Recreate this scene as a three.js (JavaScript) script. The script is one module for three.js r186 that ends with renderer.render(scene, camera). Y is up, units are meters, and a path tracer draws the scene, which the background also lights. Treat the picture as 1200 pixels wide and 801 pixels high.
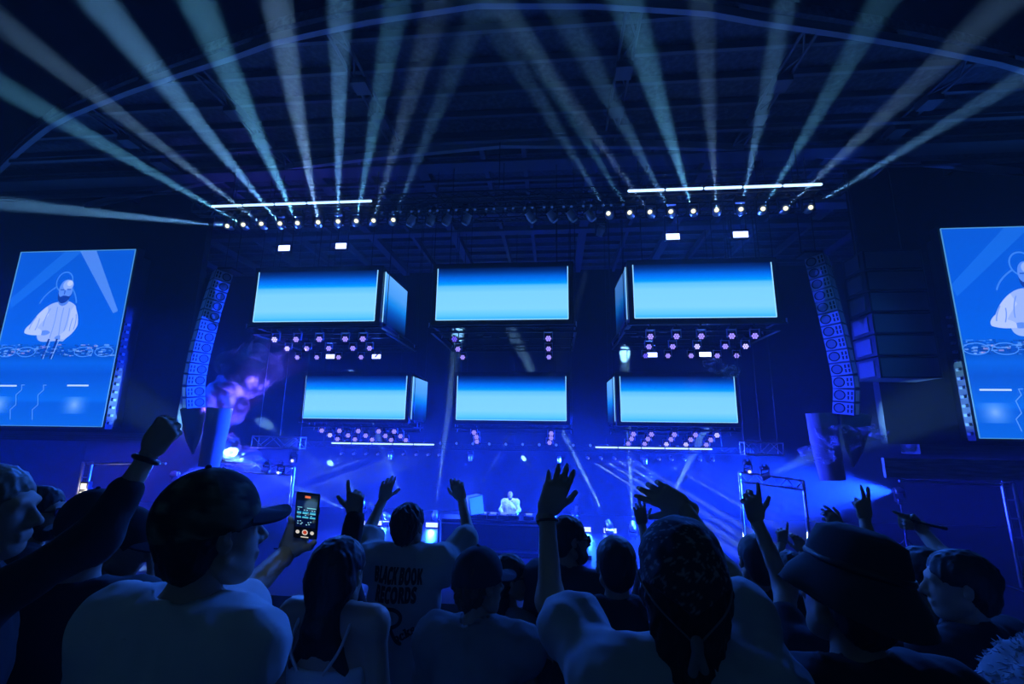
import * as THREE from 'three';
import { mergeGeometries } from 'three/addons/utils/BufferGeometryUtils.js';
import { RoundedBoxGeometry } from 'three/addons/geometries/RoundedBoxGeometry.js';
import { RectAreaLightUniformsLib } from 'three/addons/lights/RectAreaLightUniformsLib.js';
import { ImprovedNoise } from 'three/addons/math/ImprovedNoise.js';

// ---------------------------------------------------------------- camera, night sky, haze, exposure
RectAreaLightUniformsLib.init();
const RAD = Math.PI / 180, FOCAL = 534.342;
const scene = new THREE.Scene();
const camera = new THREE.PerspectiveCamera(2 * Math.atan(400.5 / FOCAL) / RAD, 1200 / 801, 0.05, 200);
camera.position.set(1.434, 4.44, 12);
camera.rotation.set(11.568 * RAD, 5.353 * RAD, 0.787 * RAD, 'YXZ');
camera.updateMatrixWorld(true);
scene.background = new THREE.Color(0.00005, 0.00012, 0.0008);
scene.fog = new THREE.FogExp2(0xffffff, 0.005);
const renderer = new THREE.WebGLRenderer();
renderer.toneMapping = THREE.LinearToneMapping;
renderer.toneMappingExposure = 1.0;
renderer.shadowMap.enabled = true;

const BEAM = 46000;          // candle power of one beam light
const SCREEN_BLUE = 3.0;   // how far the LED walls overdrive the blue channel
const AREA = 1.0;          // share of a panel's light carried by its area light
const FLOOD = 560, WING = 30000, VIOLET = 2200;
const CROWD = 150;          // candle power of one strobe towards the crowd   // added deep blue floods, and violet washes
const HOUSE = 3.0;             // candle power of the two house floods behind the crowd

// ---------------------------------------------------------------- helpers
const V = (x, y, z) => new THREE.Vector3(x, y, z);
const lin = (r, g, b) => new THREE.Color().setRGB(r, g, b);
let seed = 7;
const rnd = () => { seed = (seed * 1664525 + 1013904223) >>> 0; return seed / 4294967296; };
const camQ = camera.quaternion.clone(), camP = camera.position.clone();
const rayOf = (x, y) => V((x - 600) / FOCAL, -(y - 400.5) / FOCAL, -1).applyQuaternion(camQ);
const atZ = (x, y, z) => { const d = rayOf(x, y); return camP.clone().addScaledVector(d, (z - camP.z) / d.z); };
const atY = (x, y, Y) => { const d = rayOf(x, y); return camP.clone().addScaledVector(d, (Y - camP.y) / d.y); };
const atD = (x, y, D) => camP.clone().addScaledVector(rayOf(x, y), D);

const taken = {};
const numbered = (n) => { const k = (taken[n] = (taken[n] ?? -1) + 1); return k ? `${n}_${String(k).padStart(3, '0')}` : n; };
function tag(o, label, category, group, kind) {
  Object.assign(o.userData, { label, category });
  if (group) o.userData.group = group;
  if (kind) o.userData.kind = kind;
  return o;
}
function thing(name, label, category, pos, group) {
  const o = new THREE.Group(); o.name = numbered(name); scene.add(o);
  if (pos) o.position.copy(pos);
  return tag(o, label, category, group);
}
function copyOf(o, pos, label, group) {
  const c = o.clone(); c.name = numbered(o.name.replace(/_\d{3}$/, '')); scene.add(c);
  c.userData = { ...o.userData }; if (label) c.userData.label = label; if (group) c.userData.group = group;
  if (pos) c.position.copy(pos);
  return c;
}
function struct(name, geo, mat, label) {
  const m = new THREE.Mesh(geo, mat); m.name = name; m.userData.kind = 'structure';
  if (label) m.userData.label = label;
  scene.add(m); return m;
}
class MB {
  constructor() { this.g = []; }
  add(geo, m) { let g = geo.index ? geo.toNonIndexed() : geo.clone(); if (m) g.applyMatrix4(m); for (const k of Object.keys(g.attributes)) if (!['position', 'normal', 'uv'].includes(k)) g.deleteAttribute(k); this.g.push(g); return this; }
  box(x, y, z, w, h, d, ry = 0, bevel = 0) {
    const g = bevel ? new RoundedBoxGeometry(w, h, d, 2, bevel) : new THREE.BoxGeometry(w, h, d);
    return this.add(g, new THREE.Matrix4().makeRotationY(ry).setPosition(x, y, z));
  }
  bar(a, b, r, n = 6, r2 = r) {
    const d = b.clone().sub(a), g = new THREE.CylinderGeometry(r2, r, d.length(), n);
    const q = new THREE.Quaternion().setFromUnitVectors(V(0, 1, 0), d.clone().normalize());
    return this.add(g, new THREE.Matrix4().compose(a.clone().add(b).multiplyScalar(0.5), q, V(1, 1, 1)));
  }
  geo() { return mergeGeometries(this.g); }
  build(name, mat, parent) { const m = new THREE.Mesh(this.geo(), mat); m.name = name; (parent || scene).add(m); return m; }
}
function mesh(name, geo, mat, parent) { const m = new THREE.Mesh(geo, mat); m.name = name; (parent || scene).add(m); return m; }
const noise = new ImprovedNoise();

// ---------------------------------------------------------------- materials
const std = (c, rough = 0.7, metal = 0, extra = {}) => new THREE.MeshStandardMaterial({ color: c, roughness: rough, metalness: metal, ...extra });
const glowMat = (c, k = 1, extra = {}) => new THREE.MeshStandardMaterial({ color: lin(0.02, 0.02, 0.02), roughness: 0.4, emissive: c, emissiveIntensity: k, ...extra });
function grainTexture(w, h, fn, srgb = true) {
  const d = new Uint8Array(w * h * 4);
  for (let y = 0; y < h; y++) for (let x = 0; x < w; x++) { const c = fn(x / w, y / h); for (let k = 0; k < 3; k++) d[(y * w + x) * 4 + k] = Math.max(0, Math.min(255, 255 * c[k])); d[(y * w + x) * 4 + 3] = 255; }
  const t = new THREE.DataTexture(d, w, h); t.magFilter = THREE.LinearFilter; t.wrapS = t.wrapT = THREE.RepeatWrapping; if (srgb) t.colorSpace = THREE.SRGBColorSpace; t.needsUpdate = true; return t;
}
const fbm = (x, y, z, o = 4) => { let s = 0, a = 0.5; for (let i = 0; i < o; i++, a /= 2, x *= 2, y *= 2, z *= 2) s += a * noise.noise(x, y, z); return s; };
const scuffed = grainTexture(256, 256, (u, v) => { const n = 0.72 + 0.5 * fbm(u * 8, v * 8, 3) + 0.12 * (rnd() - 0.5); return [n, n, n]; });
const M = {
  deck: std(lin(0.03, 0.032, 0.036), 0.42, 0, { map: scuffed }),
  concrete: std(lin(0.12, 0.12, 0.12), 0.9, 0, { map: scuffed }),
  curtain: std(lin(0.012, 0.012, 0.014), 0.95),
  roof: std(lin(0.11, 0.11, 0.115), 0.8, 0, { map: scuffed }),
  steel: std(lin(0.1, 0.102, 0.108), 0.6, 0.2),
  fascia: std(lin(0.26, 0.265, 0.275), 0.55, 0.2),
  alu: std(lin(0.45, 0.46, 0.48), 0.38, 0.85),
  black: std(lin(0.02, 0.02, 0.022), 0.45),
  blackMetal: std(lin(0.05, 0.05, 0.055), 0.4, 0.5),
  silver: std(lin(0.5, 0.51, 0.54), 0.3, 0.9),
  cab: std(lin(0.14, 0.145, 0.155), 0.6),
  grille: std(lin(0.32, 0.33, 0.35), 0.55, 0.2),
  hole: std(lin(0.01, 0.01, 0.01), 0.9),
  canvas: std(lin(0.3, 0.24, 0.22), 0.9),
  plaster: std(lin(0.42, 0.38, 0.36), 0.9, 0, { map: scuffed }),
  cable: std(lin(0.05, 0.05, 0.05), 0.6),
};

// ---------------------------------------------------------------- the setting: floors, walls, roof
const lerpTable = (t) => (x) => { x = Math.abs(x); for (let i = 1; i < t.length; i++) if (x <= t[i][0]) { const [a, b] = [t[i - 1], t[i]]; return a[1] + (b[1] - a[1]) * (x - a[0]) / (b[0] - a[0]); } return t[t.length - 1][1]; };
const frontArc = lerpTable([[0, 4.9], [2.2, 4.72], [4.3, 4.42], [5.5, 4.1], [7.3, 3.68], [9, 3.25], [11.6, 2.5], [13.9, 1.5], [17, 0.0], [22, -2.6]]);
const backArc = lerpTable([[0, 0.7], [4, 0.38], [6, 0.13], [8.6, -0.32], [10.5, -0.68], [13.2, -1.25], [15.4, -1.78], [22, -5]]);
const floorY = (z) => 2.62 - 0.12 * (12 - z);
{
  struct('stage_floor', new THREE.BoxGeometry(46, 0.9, 12.2), M.deck, 'dark glossy stage deck').position.set(0, 0.45, -4.6);
  struct('floor', new THREE.BoxGeometry(46, 0.3, 6), M.concrete).position.set(0, -0.15, 4.4);
  const s = new THREE.Shape([[15, floorY(15)], [6.2, floorY(6.2)], [6.2, -0.3], [40, -0.3], [40, floorY(15)]].map((p) => new THREE.Vector2(...p)));
  const g = new THREE.ExtrudeGeometry(s, { depth: 46, bevelEnabled: false }); g.rotateY(-Math.PI / 2); g.translate(23, 0, 0);
  struct('terrace_floor', g, M.concrete, 'sloping concrete terrace under the crowd');
  struct('wall_back', new THREE.BoxGeometry(46, 12.2, 0.3), M.curtain).position.set(0, 6.7, -10.55);
  for (const s2 of [-1, 1]) {
    const side = s2 < 0 ? 'left' : 'right';
    struct('wall_' + side, new THREE.BoxGeometry(12, 8.4, 0.25), M.curtain).position.set(s2 * 16.6, 8.55, -1.9);
  }
  // roof deck with an arched front edge
  const xs = []; for (let x = -22; x <= 22; x += 1) xs.push(x);
  const shape = new THREE.Shape([...xs.map((x) => new THREE.Vector2(x, frontArc(x))), new THREE.Vector2(22, -10.7), new THREE.Vector2(-22, -10.7)]);
  const rg = new THREE.ExtrudeGeometry(shape, { depth: 0.25, bevelEnabled: false }); rg.rotateX(Math.PI / 2); rg.translate(0, 13.05, 0);
  const roof = struct('ceiling', rg, M.roof, 'dark underside of the arched stage roof');
  const halfAt = (arc, z) => { for (let x = 22; x >= 0; x -= 0.1) if (arc(x) >= z) return x; return 0; };
  for (let z = -9.5; z < 4.4; z += 0.85) {
    const h = halfAt(frontArc, z + 0.1);
    if (h > 0.5) mesh('purlin', new THREE.BoxGeometry(2 * h, 0.16, 0.09), M.steel, roof).position.set(0, 12.72, z);
  }
  for (const x of [0.6, 2.6, 4.35, 6.05, 7.55, 9.3, 11.2, 13.4, 15.6]) for (const s2 of [-1, 1]) {
    const L = backArc(x) + 9.6;
    mesh('rafter', new THREE.BoxGeometry(x === 6.05 || x === 2.6 ? 0.32 : 0.13, 0.26, L), M.steel, roof).position.set(s2 * x, 12.5, -9.6 + L / 2);
  }
  for (const x of [3.0, 6.6, 10.4]) for (const s2 of [-1, 1]) {          // longer lattice rafters that run out to the front edge
    const z1 = frontArc(x), z0 = backArc(x), t = new MB();
    t.bar(V(s2 * x - 0.15, 12.45, z0), V(s2 * x - 0.15, 12.45, z1), 0.035); t.bar(V(s2 * x + 0.15, 12.45, z0), V(s2 * x + 0.15, 12.45, z1), 0.035);
    for (let k = 0; k < 6; k++) t.bar(V(s2 * x + (k % 2 ? 0.15 : -0.15), 12.45, z0 + (z1 - z0) * k / 6), V(s2 * x + (k % 2 ? -0.15 : 0.15), 12.45, z0 + (z1 - z0) * (k + 1) / 6), 0.022);
    for (let k = 0; k < 2; k++) t.box(s2 * x, 12.38, z0 + (z1 - z0) * (0.35 + 0.3 * k), 0.36, 0.2, 0.4);
    t.build('lattice_rafter', M.steel, roof);
  }
  for (const [z, d] of [[1, 0.12], [-0.18, 0.5], [-1, 0.12], [-2.2, 0.12], [-3.3, 0.5], [-4.75, 0.4]]) mesh('rigging_beam', new THREE.BoxGeometry(2 * Math.min(20, halfAt(frontArc, z)), 0.1, d), M.steel, roof).position.set(0, 12.34, z);
  const edge = (name, arc, y, h, d, label) => {
    const t = new MB(), st = 1.1;
    for (let x = -22; x < 21.9; x += st) { const a = V(x, y, arc(x)), b = V(x + st, y, arc(x + st)); t.box((a.x + b.x) / 2, y, (a.z + b.z) / 2, a.distanceTo(b) + 0.02, h, d, -Math.atan2(b.z - a.z, b.x - a.x)); }
    const m = t.build(name, M.fascia); m.userData.kind = 'structure'; m.userData.label = label; return m;
  };
  edge('trim_1', frontArc, 12.5, 0.2, 0.12, 'steel fascia along the arched front edge of the roof');
  edge('trim_2', backArc, 12.42, 0.2, 0.14, 'second arched steel beam under the stage roof');
  // ledge and pale facade panels at both wings, with the openings under them
  for (const s2 of [-1, 1]) {
    const w = new MB(); w.box(s2 * 16.9, 4.22, -1.7, 11.6, 0.26, 0.7);
    const m = w.build(s2 < 0 ? 'trim_3' : 'trim_4', M.roof); m.userData.kind = 'structure'; m.userData.label = s2 < 0 ? 'dark ledge below the whole tall screen' : 'dark ledge below the cut-off tall screen';
  }
  const a = atZ(1036, 539, -1.2), b = atZ(1290, 562, -1.2);
  const fp = struct('wall_facade', new THREE.BoxGeometry(b.x - a.x, 0.5, 0.1), M.plaster, 'pale worn facade strip above the right wing opening');
  fp.position.set((a.x + b.x) / 2, (a.y + b.y) / 2, -1.25);
}

// ---------------------------------------------------------------- truss: four chords and lacing
function truss(name, label, a, b, size, group, hangTo, mat = M.alu) {
  const t = thing(name, label, 'truss', a.clone(), group);
  const d = b.clone().sub(a), L = d.length(), u = d.clone().normalize(), up = Math.abs(u.y) > 0.9 ? V(0, 0, 1) : V(0, 1, 0), s = u.clone().cross(up).normalize(), w = s.clone().cross(u).normalize(), h = size / 2;
  const c = [[-1, -1], [1, -1], [1, 1], [-1, 1]].map(([i, j]) => s.clone().multiplyScalar(i * h).addScaledVector(w, j * h));
  const r = Math.min(0.026, size * 0.09);
  for (const o of c) { const g = new MB().bar(o, o.clone().add(d), r, 6); g.build('chord', mat, t); }
  const lace = new MB(), n = Math.max(2, Math.round(L / (size * 1.15)));
  for (let f = 0; f < 4; f++) for (let k = 0; k < n; k++) {
    const A = c[k % 2 ? f : (f + 1) % 4].clone().addScaledVector(u, L * k / n), B = c[k % 2 ? (f + 1) % 4 : f].clone().addScaledVector(u, L * (k + 1) / n);
    lace.bar(A, B, r * 0.55, 5);
  }
  for (let f = 0; f < 4; f++) for (const e of [0, L]) lace.bar(c[f].clone().addScaledVector(u, e), c[(f + 1) % 4].clone().addScaledVector(u, e), r * 0.7, 5);
  lace.build('lacing', mat, t);
  if (hangTo) for (const k of [0.06, 0.5, 0.94]) { const p = d.clone().multiplyScalar(k); new MB().bar(p, V(p.x, hangTo - a.y, p.z), 0.012, 5).build('hoist_chain', M.cable, t); }
  return t;
}
const ROOF_Y = 12.285;

// ---------------------------------------------------------------- LED video walls: 3 above, 3 further back below
const wallTex = (() => {
  const c = document.createElement('canvas'); c.width = 128; c.height = 256; const x = c.getContext('2d'), g = x.createLinearGradient(0, 0, 0, 256);
  for (const [o, k] of [[0, 'rgb(0,16,40)'], [0.07, 'rgb(0,40,76)'], [0.18, 'rgb(0,88,138)'], [0.31, 'rgb(0,140,160)'], [0.36, 'rgb(84,178,178)'], [0.48, 'rgb(114,194,200)'], [0.8, 'rgb(118,196,204)'], [0.93, 'rgb(84,184,194)'], [1, 'rgb(40,160,184)']]) g.addColorStop(o, k);
  x.fillStyle = g; x.fillRect(0, 0, 128, 256);
  const t = new THREE.CanvasTexture(c); t.colorSpace = THREE.SRGBColorSpace; return t;
})();
const sideTex = (() => {
  const c = document.createElement('canvas'); c.width = 64; c.height = 256; const x = c.getContext('2d'), g = x.createLinearGradient(0, 0, 0, 256);
  for (const [o, k] of [[0, 'rgb(112,196,204)'], [0.35, 'rgb(84,180,196)'], [0.55, 'rgb(20,150,180)'], [0.75, 'rgb(0,84,134)'], [1, 'rgb(0,20,44)']]) g.addColorStop(o, k);
  x.fillStyle = g; x.fillRect(0, 0, 64, 256);
  const t = new THREE.CanvasTexture(c); t.colorSpace = THREE.SRGBColorSpace; return t;
})();
const wallMat = new THREE.MeshStandardMaterial({ color: lin(0.01, 0.01, 0.01), roughness: 0.5, emissive: lin(1, 1, SCREEN_BLUE * 0.8), emissiveMap: wallTex, emissiveIntensity: 1.3 });
const sideMat = new THREE.MeshStandardMaterial({ color: lin(0.01, 0.01, 0.01), roughness: 0.5, emissive: lin(0.8, 0.8, SCREEN_BLUE * 0.6), emissiveMap: sideTex, emissiveIntensity: 1 });
const sideDimMat = new THREE.MeshStandardMaterial({ color: lin(0.01, 0.01, 0.01), roughness: 0.5, emissive: lin(0.35, 0.35, 0.9), emissiveMap: sideTex, emissiveIntensity: 1 });
const rimMat = glowMat(lin(0.35, 0.85, 1.4), 1);
function areaLight(name, w, h, color, k, pos, look) {
  const l = new THREE.RectAreaLight(color, k, w, h); l.name = name; l.position.copy(pos); l.lookAt(look); scene.add(l); return l;
}
function ledWall(label, x0, x1, y0, y1, z, ret, group) {
  const w = x1 - x0, h = y1 - y0, cx = (x0 + x1) / 2;
  const t = thing('led_video_wall', label, 'led screen', V(cx, y0 - 0.12, z), group);
  const o = (m, x, y, zz) => { m.position.set(x, y, zz); return m; };
  mesh('cabinet', new RoundedBoxGeometry(w + 0.3, h + 0.3, 0.22, 1, 0.02), M.black, t).position.set(0, h / 2 + 0.12, -0.14);
  o(mesh('screen_face', new THREE.PlaneGeometry(w, h), wallMat, t), 0, h / 2 + 0.12, -0.02);
  const r = new MB(); r.box(-w / 2, h / 2 + 0.12, -0.015, 0.022, h, 0.012); r.box(w / 2, h / 2 + 0.12, -0.015, 0.022, h, 0.012); r.box(0, 0.12, -0.015, w, 0.022, 0.012);
  r.build('screen_edge', rimMat, t);
  if (ret) {                                   // the screen that turns the inner corner
    const s = ret.side, a = V(s * ret.xf - cx, 0, ret.zf - z), b = V(s * ret.xb - cx, 0, ret.zb - z), len = a.distanceTo(b), ang = Math.atan2(b.x - a.x, -(b.z - a.z));
    const cab = mesh('return_cabinet', new THREE.BoxGeometry(0.12, h + 0.24, len), M.black, t);
    cab.position.set((a.x + b.x) / 2 + s * 0.09, h / 2 + 0.12, (a.z + b.z) / 2); cab.rotation.y = -ang;
    const f = mesh('return_screen', new THREE.PlaneGeometry(len, h), ret.dim ? sideDimMat : sideMat, t);
    f.position.set((a.x + b.x) / 2, h / 2 + 0.12, (a.z + b.z) / 2); f.rotation.y = -s * Math.PI / 2 - ang;
    mesh('return_edge', new THREE.BoxGeometry(0.02, h, 0.02), rimMat, t).position.set(a.x - s * 0.01, h / 2 + 0.12, a.z);
  }
  const frame = new MB();
  for (const k of [-0.45, -0.15, 0.15, 0.45]) frame.box(k * w, h / 2 + 0.12, -0.29, 0.06, h + 0.2, 0.06);
  frame.build('back_frame', M.blackMetal, t);
  for (const k of [-0.42, 0.42]) new MB().bar(V(k * w, h + 0.2, -0.2), V(k * w, ROOF_Y - (y0 - 0.12), -0.2), 0.012, 5).build('hoist_chain', M.cable, t);
  areaLight('screen_light', w, h, lin(0.1, 0.36, 1.7), 0.4 * AREA, V(cx, (y0 + y1) / 2, z + 0.06), V(cx, (y0 + y1) / 2, z + 5));
  return t;
}
const U = { z: 0, y0: 7.542, y1: 9.041, hw: 1.823, xi: 3.588, xo: 7.189 }, Lw = { z: -3.149, y0: 4.931, y1: 6.39, hw: 1.823, xi: 3.588, xo: 7.189 };
ledWall('pale blue LED wall with a lit return, above the violet lamps aimed at the smoke', -U.xo, -U.xi, U.y0, U.y1, U.z, { side: -1, xf: 3.42, zf: -0.18, xb: 3.37, zb: -2.04 });
ledWall('middle LED wall of the higher row, hung over an almost empty truss frame', -U.hw, U.hw, U.y0, U.y1, U.z);
ledWall('higher pale blue LED wall with a dim narrow return, above two white strobes', U.xi, U.xo, U.y0, U.y1, U.z, { side: 1, xf: 3.42, zf: -0.18, xb: 3.37, zb: -2.04, dim: true });
ledWall('lower LED wall with a lit return, over the long light bar beside the round truss lamps', -Lw.xo, -Lw.xi, Lw.y0, Lw.y1, Lw.z, { side: -1, xf: 3.42, zf: -3.33, xb: 3.37, zb: -5.0 });
ledWall('lower middle LED wall right above the performer at the booth', -Lw.hw, Lw.hw, Lw.y0, Lw.y1, Lw.z);
ledWall('lower LED wall with a puff of violet smoke at its upper edge', Lw.xi, Lw.xo, Lw.y0, Lw.y1, Lw.z, { side: 1, xf: 3.42, zf: -3.33, xb: 3.37, zb: -5.0, dim: false });

// ---------------------------------------------------------------- tall side screens showing the performer
const tallTex = (() => {
  const W = 768, H = 1044, c = document.createElement('canvas'); c.width = W; c.height = H; const x = c.getContext('2d');
  const g = x.createLinearGradient(0, 0, 0, H); for (const [o, k] of [[0, '#0a5ec4'], [0.3, '#0860cc'], [0.55, '#0766d2'], [0.6, '#0450b0'], [0.66, '#0868d0'], [0.72, '#0758c0'], [0.86, '#0a70d8'], [0.88, '#0860c8'], [1, '#0c6cd0']]) g.addColorStop(o, k);
  x.fillStyle = g; x.fillRect(0, 0, W, H);
  // beams on the picture
  x.globalAlpha = 0.55; x.fillStyle = '#8ab4ee'; x.beginPath(); x.moveTo(398, 0); x.lineTo(508, 0); x.lineTo(728, 380); x.lineTo(700, 395); x.fill();
  x.globalAlpha = 0.25; x.fillStyle = '#3f9cf0'; x.beginPath(); x.moveTo(300, 0); x.lineTo(420, 0); x.lineTo(20, 360); x.lineTo(0, 300); x.fill();
  x.globalAlpha = 1;
  // outline of a seated shape behind him
  x.strokeStyle = '#3f8ae0'; x.lineWidth = 8; x.beginPath(); x.ellipse(340, 195, 52, 60, 0, 0, 7); x.stroke();
  x.beginPath(); x.moveTo(296, 225); x.quadraticCurveTo(225, 270, 205, 330); x.moveTo(385, 225); x.quadraticCurveTo(430, 260, 448, 330); x.stroke();
  // figure: loose white long-sleeved top, bare head, beard, both arms bent to the decks
  const blob = (c, pts) => { x.fillStyle = c; x.beginPath(); x.moveTo(pts[0][0], pts[0][1]); for (let i = 1; i < pts.length; i += 2) { const e = pts[i + 1] ?? pts[0]; x.quadraticCurveTo(pts[i][0], pts[i][1], e[0], e[1]); } x.closePath(); x.fill(); };
  blob('#9dbcec', [[318, 322], [262, 332], [232, 382], [214, 450], [236, 530], [246, 566], [300, 562], [360, 556], [412, 560], [446, 530], [450, 470], [474, 390], [446, 344], [424, 326], [398, 318]]);
  blob('#b9d0f5', [[262, 346], [205, 390], [178, 452], [136, 486], [150, 510], [196, 528], [268, 520], [272, 492], [226, 478], [248, 440], [284, 400]]);
  blob('#b4ccf3', [[440, 344], [482, 400], [486, 462], [474, 512], [420, 548], [372, 548], [372, 524], [414, 508], [424, 470], [420, 410], [424, 370]]);
  blob('#5f93de', [[262, 496], [296, 486], [318, 506], [300, 528], [262, 522]]); blob('#5f93de', [[388, 524], [366, 520], [352, 540], [366, 556], [392, 548]]);
  x.strokeStyle = '#6c9ae0'; x.lineWidth = 5; for (const [p, q, d, e, m] of [[286, 360, 262, 470, -14], [330, 352, 322, 540, 10], [372, 356, 380, 540, -10], [410, 360, 404, 500, 12], [205, 410, 176, 486, -10], [228, 420, 214, 492, 8], [462, 396, 464, 490, 12], [446, 420, 440, 500, -6]]) { x.beginPath(); x.moveTo(p, q); x.quadraticCurveTo((p + d) / 2 + m, (q + e) / 2, d, e); x.stroke(); }
  blob('#4f86d6', [[326, 316], [330, 340], [360, 346], [392, 340], [396, 310], [362, 300]]);
  x.fillStyle = '#5c94e2'; x.beginPath(); x.ellipse(360, 250, 45, 68, -0.08, 0, 7); x.fill();
  x.fillStyle = '#93b8ee'; x.beginPath(); x.ellipse(370, 216, 34, 32, -0.1, 0, 7); x.fill();
  x.fillStyle = '#c2d6f7'; x.beginPath(); x.ellipse(378, 206, 18, 17, -0.1, 0, 7); x.fill();
  blob('#123f92', [[315, 262], [314, 320], [350, 330], [394, 326], [404, 268], [396, 292], [380, 286], [352, 276], [334, 290], [322, 286]]);
  x.fillStyle = '#2a62b8'; x.fillRect(324, 242, 26, 7); x.fillRect(366, 240, 26, 7); x.fillRect(352, 250, 8, 24);
  // hanging cords, decks
  x.strokeStyle = '#0b3c90'; x.lineWidth = 12; for (const k of [300, 352]) { x.beginPath(); x.moveTo(k + 20, 545); x.lineTo(k, 660); x.stroke(); }
  x.strokeStyle = '#8cb8f0'; x.lineWidth = 5; for (const k of [312, 366]) { x.beginPath(); x.moveTo(k + 20, 550); x.lineTo(k - 4, 665); x.stroke(); }
  seed = 11; for (let k = 0; k < 260; k++) { x.fillStyle = ['#4f98e8', '#0a408c', '#8fc0f4', '#0f4ca4', '#d0a8c8'][Math.floor(rnd() * 4.15)]; x.globalAlpha = 0.6; const y = 575 + rnd() * 70; x.fillRect(rnd() * W, y, 6 + rnd() * 26, 3 + rnd() * 7); }
  x.globalAlpha = 1; for (const k of [60, 190, 560, 690]) { x.strokeStyle = '#4a94e6'; x.lineWidth = 5; x.beginPath(); x.ellipse(k, 622, 58, 28, 0, 0, 7); x.stroke(); }
  x.fillStyle = '#c8e4ff'; x.fillRect(40, 815, 140, 9); x.fillRect(500, 812, 135, 9);
  x.globalAlpha = 0.75; for (const k of [90, 570]) { const q = x.createRadialGradient(k, 925, 6, k, 925, 110); q.addColorStop(0, '#9cccfa'); q.addColorStop(1, 'rgba(20,110,220,0)'); x.fillStyle = q; x.fillRect(k - 110, 880, 220, 95); }
  x.globalAlpha = 0.8; x.strokeStyle = '#7cb4f2'; x.lineWidth = 4; for (const k of [210, 350]) { x.beginPath(); x.moveTo(k + 20, 815); for (let j = 0; j < 8; j++) x.lineTo(k + 14 * Math.sin(j * 2.1) - j * 5, 815 + j * 28); x.stroke(); }
  const t = new THREE.CanvasTexture(c); t.colorSpace = THREE.SRGBColorSpace; return t;
})();
const tallMat = new THREE.MeshStandardMaterial({ color: lin(0.01, 0.01, 0.01), roughness: 0.5, emissive: lin(1, 1, 1.35), emissiveMap: tallTex, emissiveIntensity: 1 });
for (const s of [-1, 1]) {
  const x0 = 12.123, x1 = 16.28, y0 = 4.53, y1 = 10.21, w = x1 - x0, h = y1 - y0, z = -0.778, cx = s * (x0 + x1) / 2;
  const t = thing('side_screen', s < 0 ? 'tall blue side screen showing the whole performer in white' : 'tall blue side screen cut off by the picture edge through the performer', 'led screen', V(cx, y0 - 0.1, z));
  mesh('cabinet', new THREE.BoxGeometry(w + 0.14, h + 0.14, 0.25), M.black, t).position.set(0, h / 2 + 0.1, -0.15);
  mesh('screen_face', new THREE.PlaneGeometry(w, h), tallMat, t).position.set(0, h / 2 + 0.1, -0.01);
  const e = new MB(); for (const k of [-1, 1]) { e.box(0, h / 2 + 0.1 + k * h / 2, 0, w, 0.02, 0.02); e.box(k * w / 2, h / 2 + 0.1, 0, 0.02, h, 0.02); } e.build('screen_edge', glowMat(lin(0.12, 0.5, 1.1), 0.6), t);
  for (let k = 0; k < 14; k++) mesh('panel_latch', new THREE.BoxGeometry(0.07, 0.07, 0.1), M.silver, t).position.set(-s * (w / 2 + 0.1), 0.2 + k * h / 24, -0.12);
  const p = new MB(); for (const k of [-0.4, 0, 0.4]) p.box(k * w, h / 2 + 0.1, -0.6, 0.12, h, 0.75); p.build('wall_bracket', M.blackMetal, t);
  areaLight('screen_light', w, h, lin(0.03, 0.2, 0.95), 1.8 * AREA, V(cx, (y0 + y1) / 2, z + 0.08), V(cx, (y0 + y1) / 2, z + 5));
}

// ---------------------------------------------------------------- moving beam lights
const lensMat = glowMat(lin(1.0, 1.0, 0.72), 1.5), lensOff = std(lin(0.08, 0.09, 0.1), 0.1), lensBlue = glowMat(lin(0.15, 0.35, 1.6), 0.6);
function beamHead(mat = M.silver) {
  const head = mesh('head', new THREE.LatheGeometry([[0, -0.17], [0.07, -0.165], [0.105, -0.12], [0.115, -0.03], [0.1, 0.06], [0.085, 0.12], [0.092, 0.125], [0.092, 0.15], [0.075, 0.152], [0.072, 0.13], [0, 0.13]].map((p) => new THREE.Vector2(...p)), 14).rotateX(Math.PI / 2), mat);
  const lens = mesh('lens', new THREE.SphereGeometry(0.062, 12, 6, 0, 7, 0, 1.1).scale(1, 0.35, 1).rotateX(Math.PI / 2), lensMat, head); lens.position.z = 0.125;
  const ribs = new MB(); for (let k = 0; k < 5; k++) ribs.add(new THREE.TorusGeometry(0.108, 0.006, 4, 16), new THREE.Matrix4().setPosition(0, 0, -0.12 + 0.022 * k)); ribs.build('cooling_rib', M.blackMetal, head);
  return head;
}
const yokeGeo = new MB().box(-0.14, -0.16, 0, 0.028, 0.3, 0.08).box(0.14, -0.16, 0, 0.028, 0.3, 0.08).box(0, -0.005, 0, 0.308, 0.03, 0.09).geo();
const baseGeo = new MB().box(0, 0.06, 0, 0.26, 0.1, 0.2, 0, 0.015).geo();
const clampGeo = new MB().box(-0.07, 0.145, 0, 0.03, 0.08, 0.05).box(0.07, 0.145, 0, 0.03, 0.08, 0.05).box(0, 0.112, 0, 0.17, 0.02, 0.05).geo();
const protoMoving = (() => {
  const t = new THREE.Group(); t.name = 'moving_light';
  mesh('base', baseGeo, M.blackMetal, t); mesh('clamp', clampGeo, M.blackMetal, t); mesh('yoke', yokeGeo, M.blackMetal, t);
  const h = beamHead(); t.add(h); h.position.y = -0.24; return t;
})();
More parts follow.
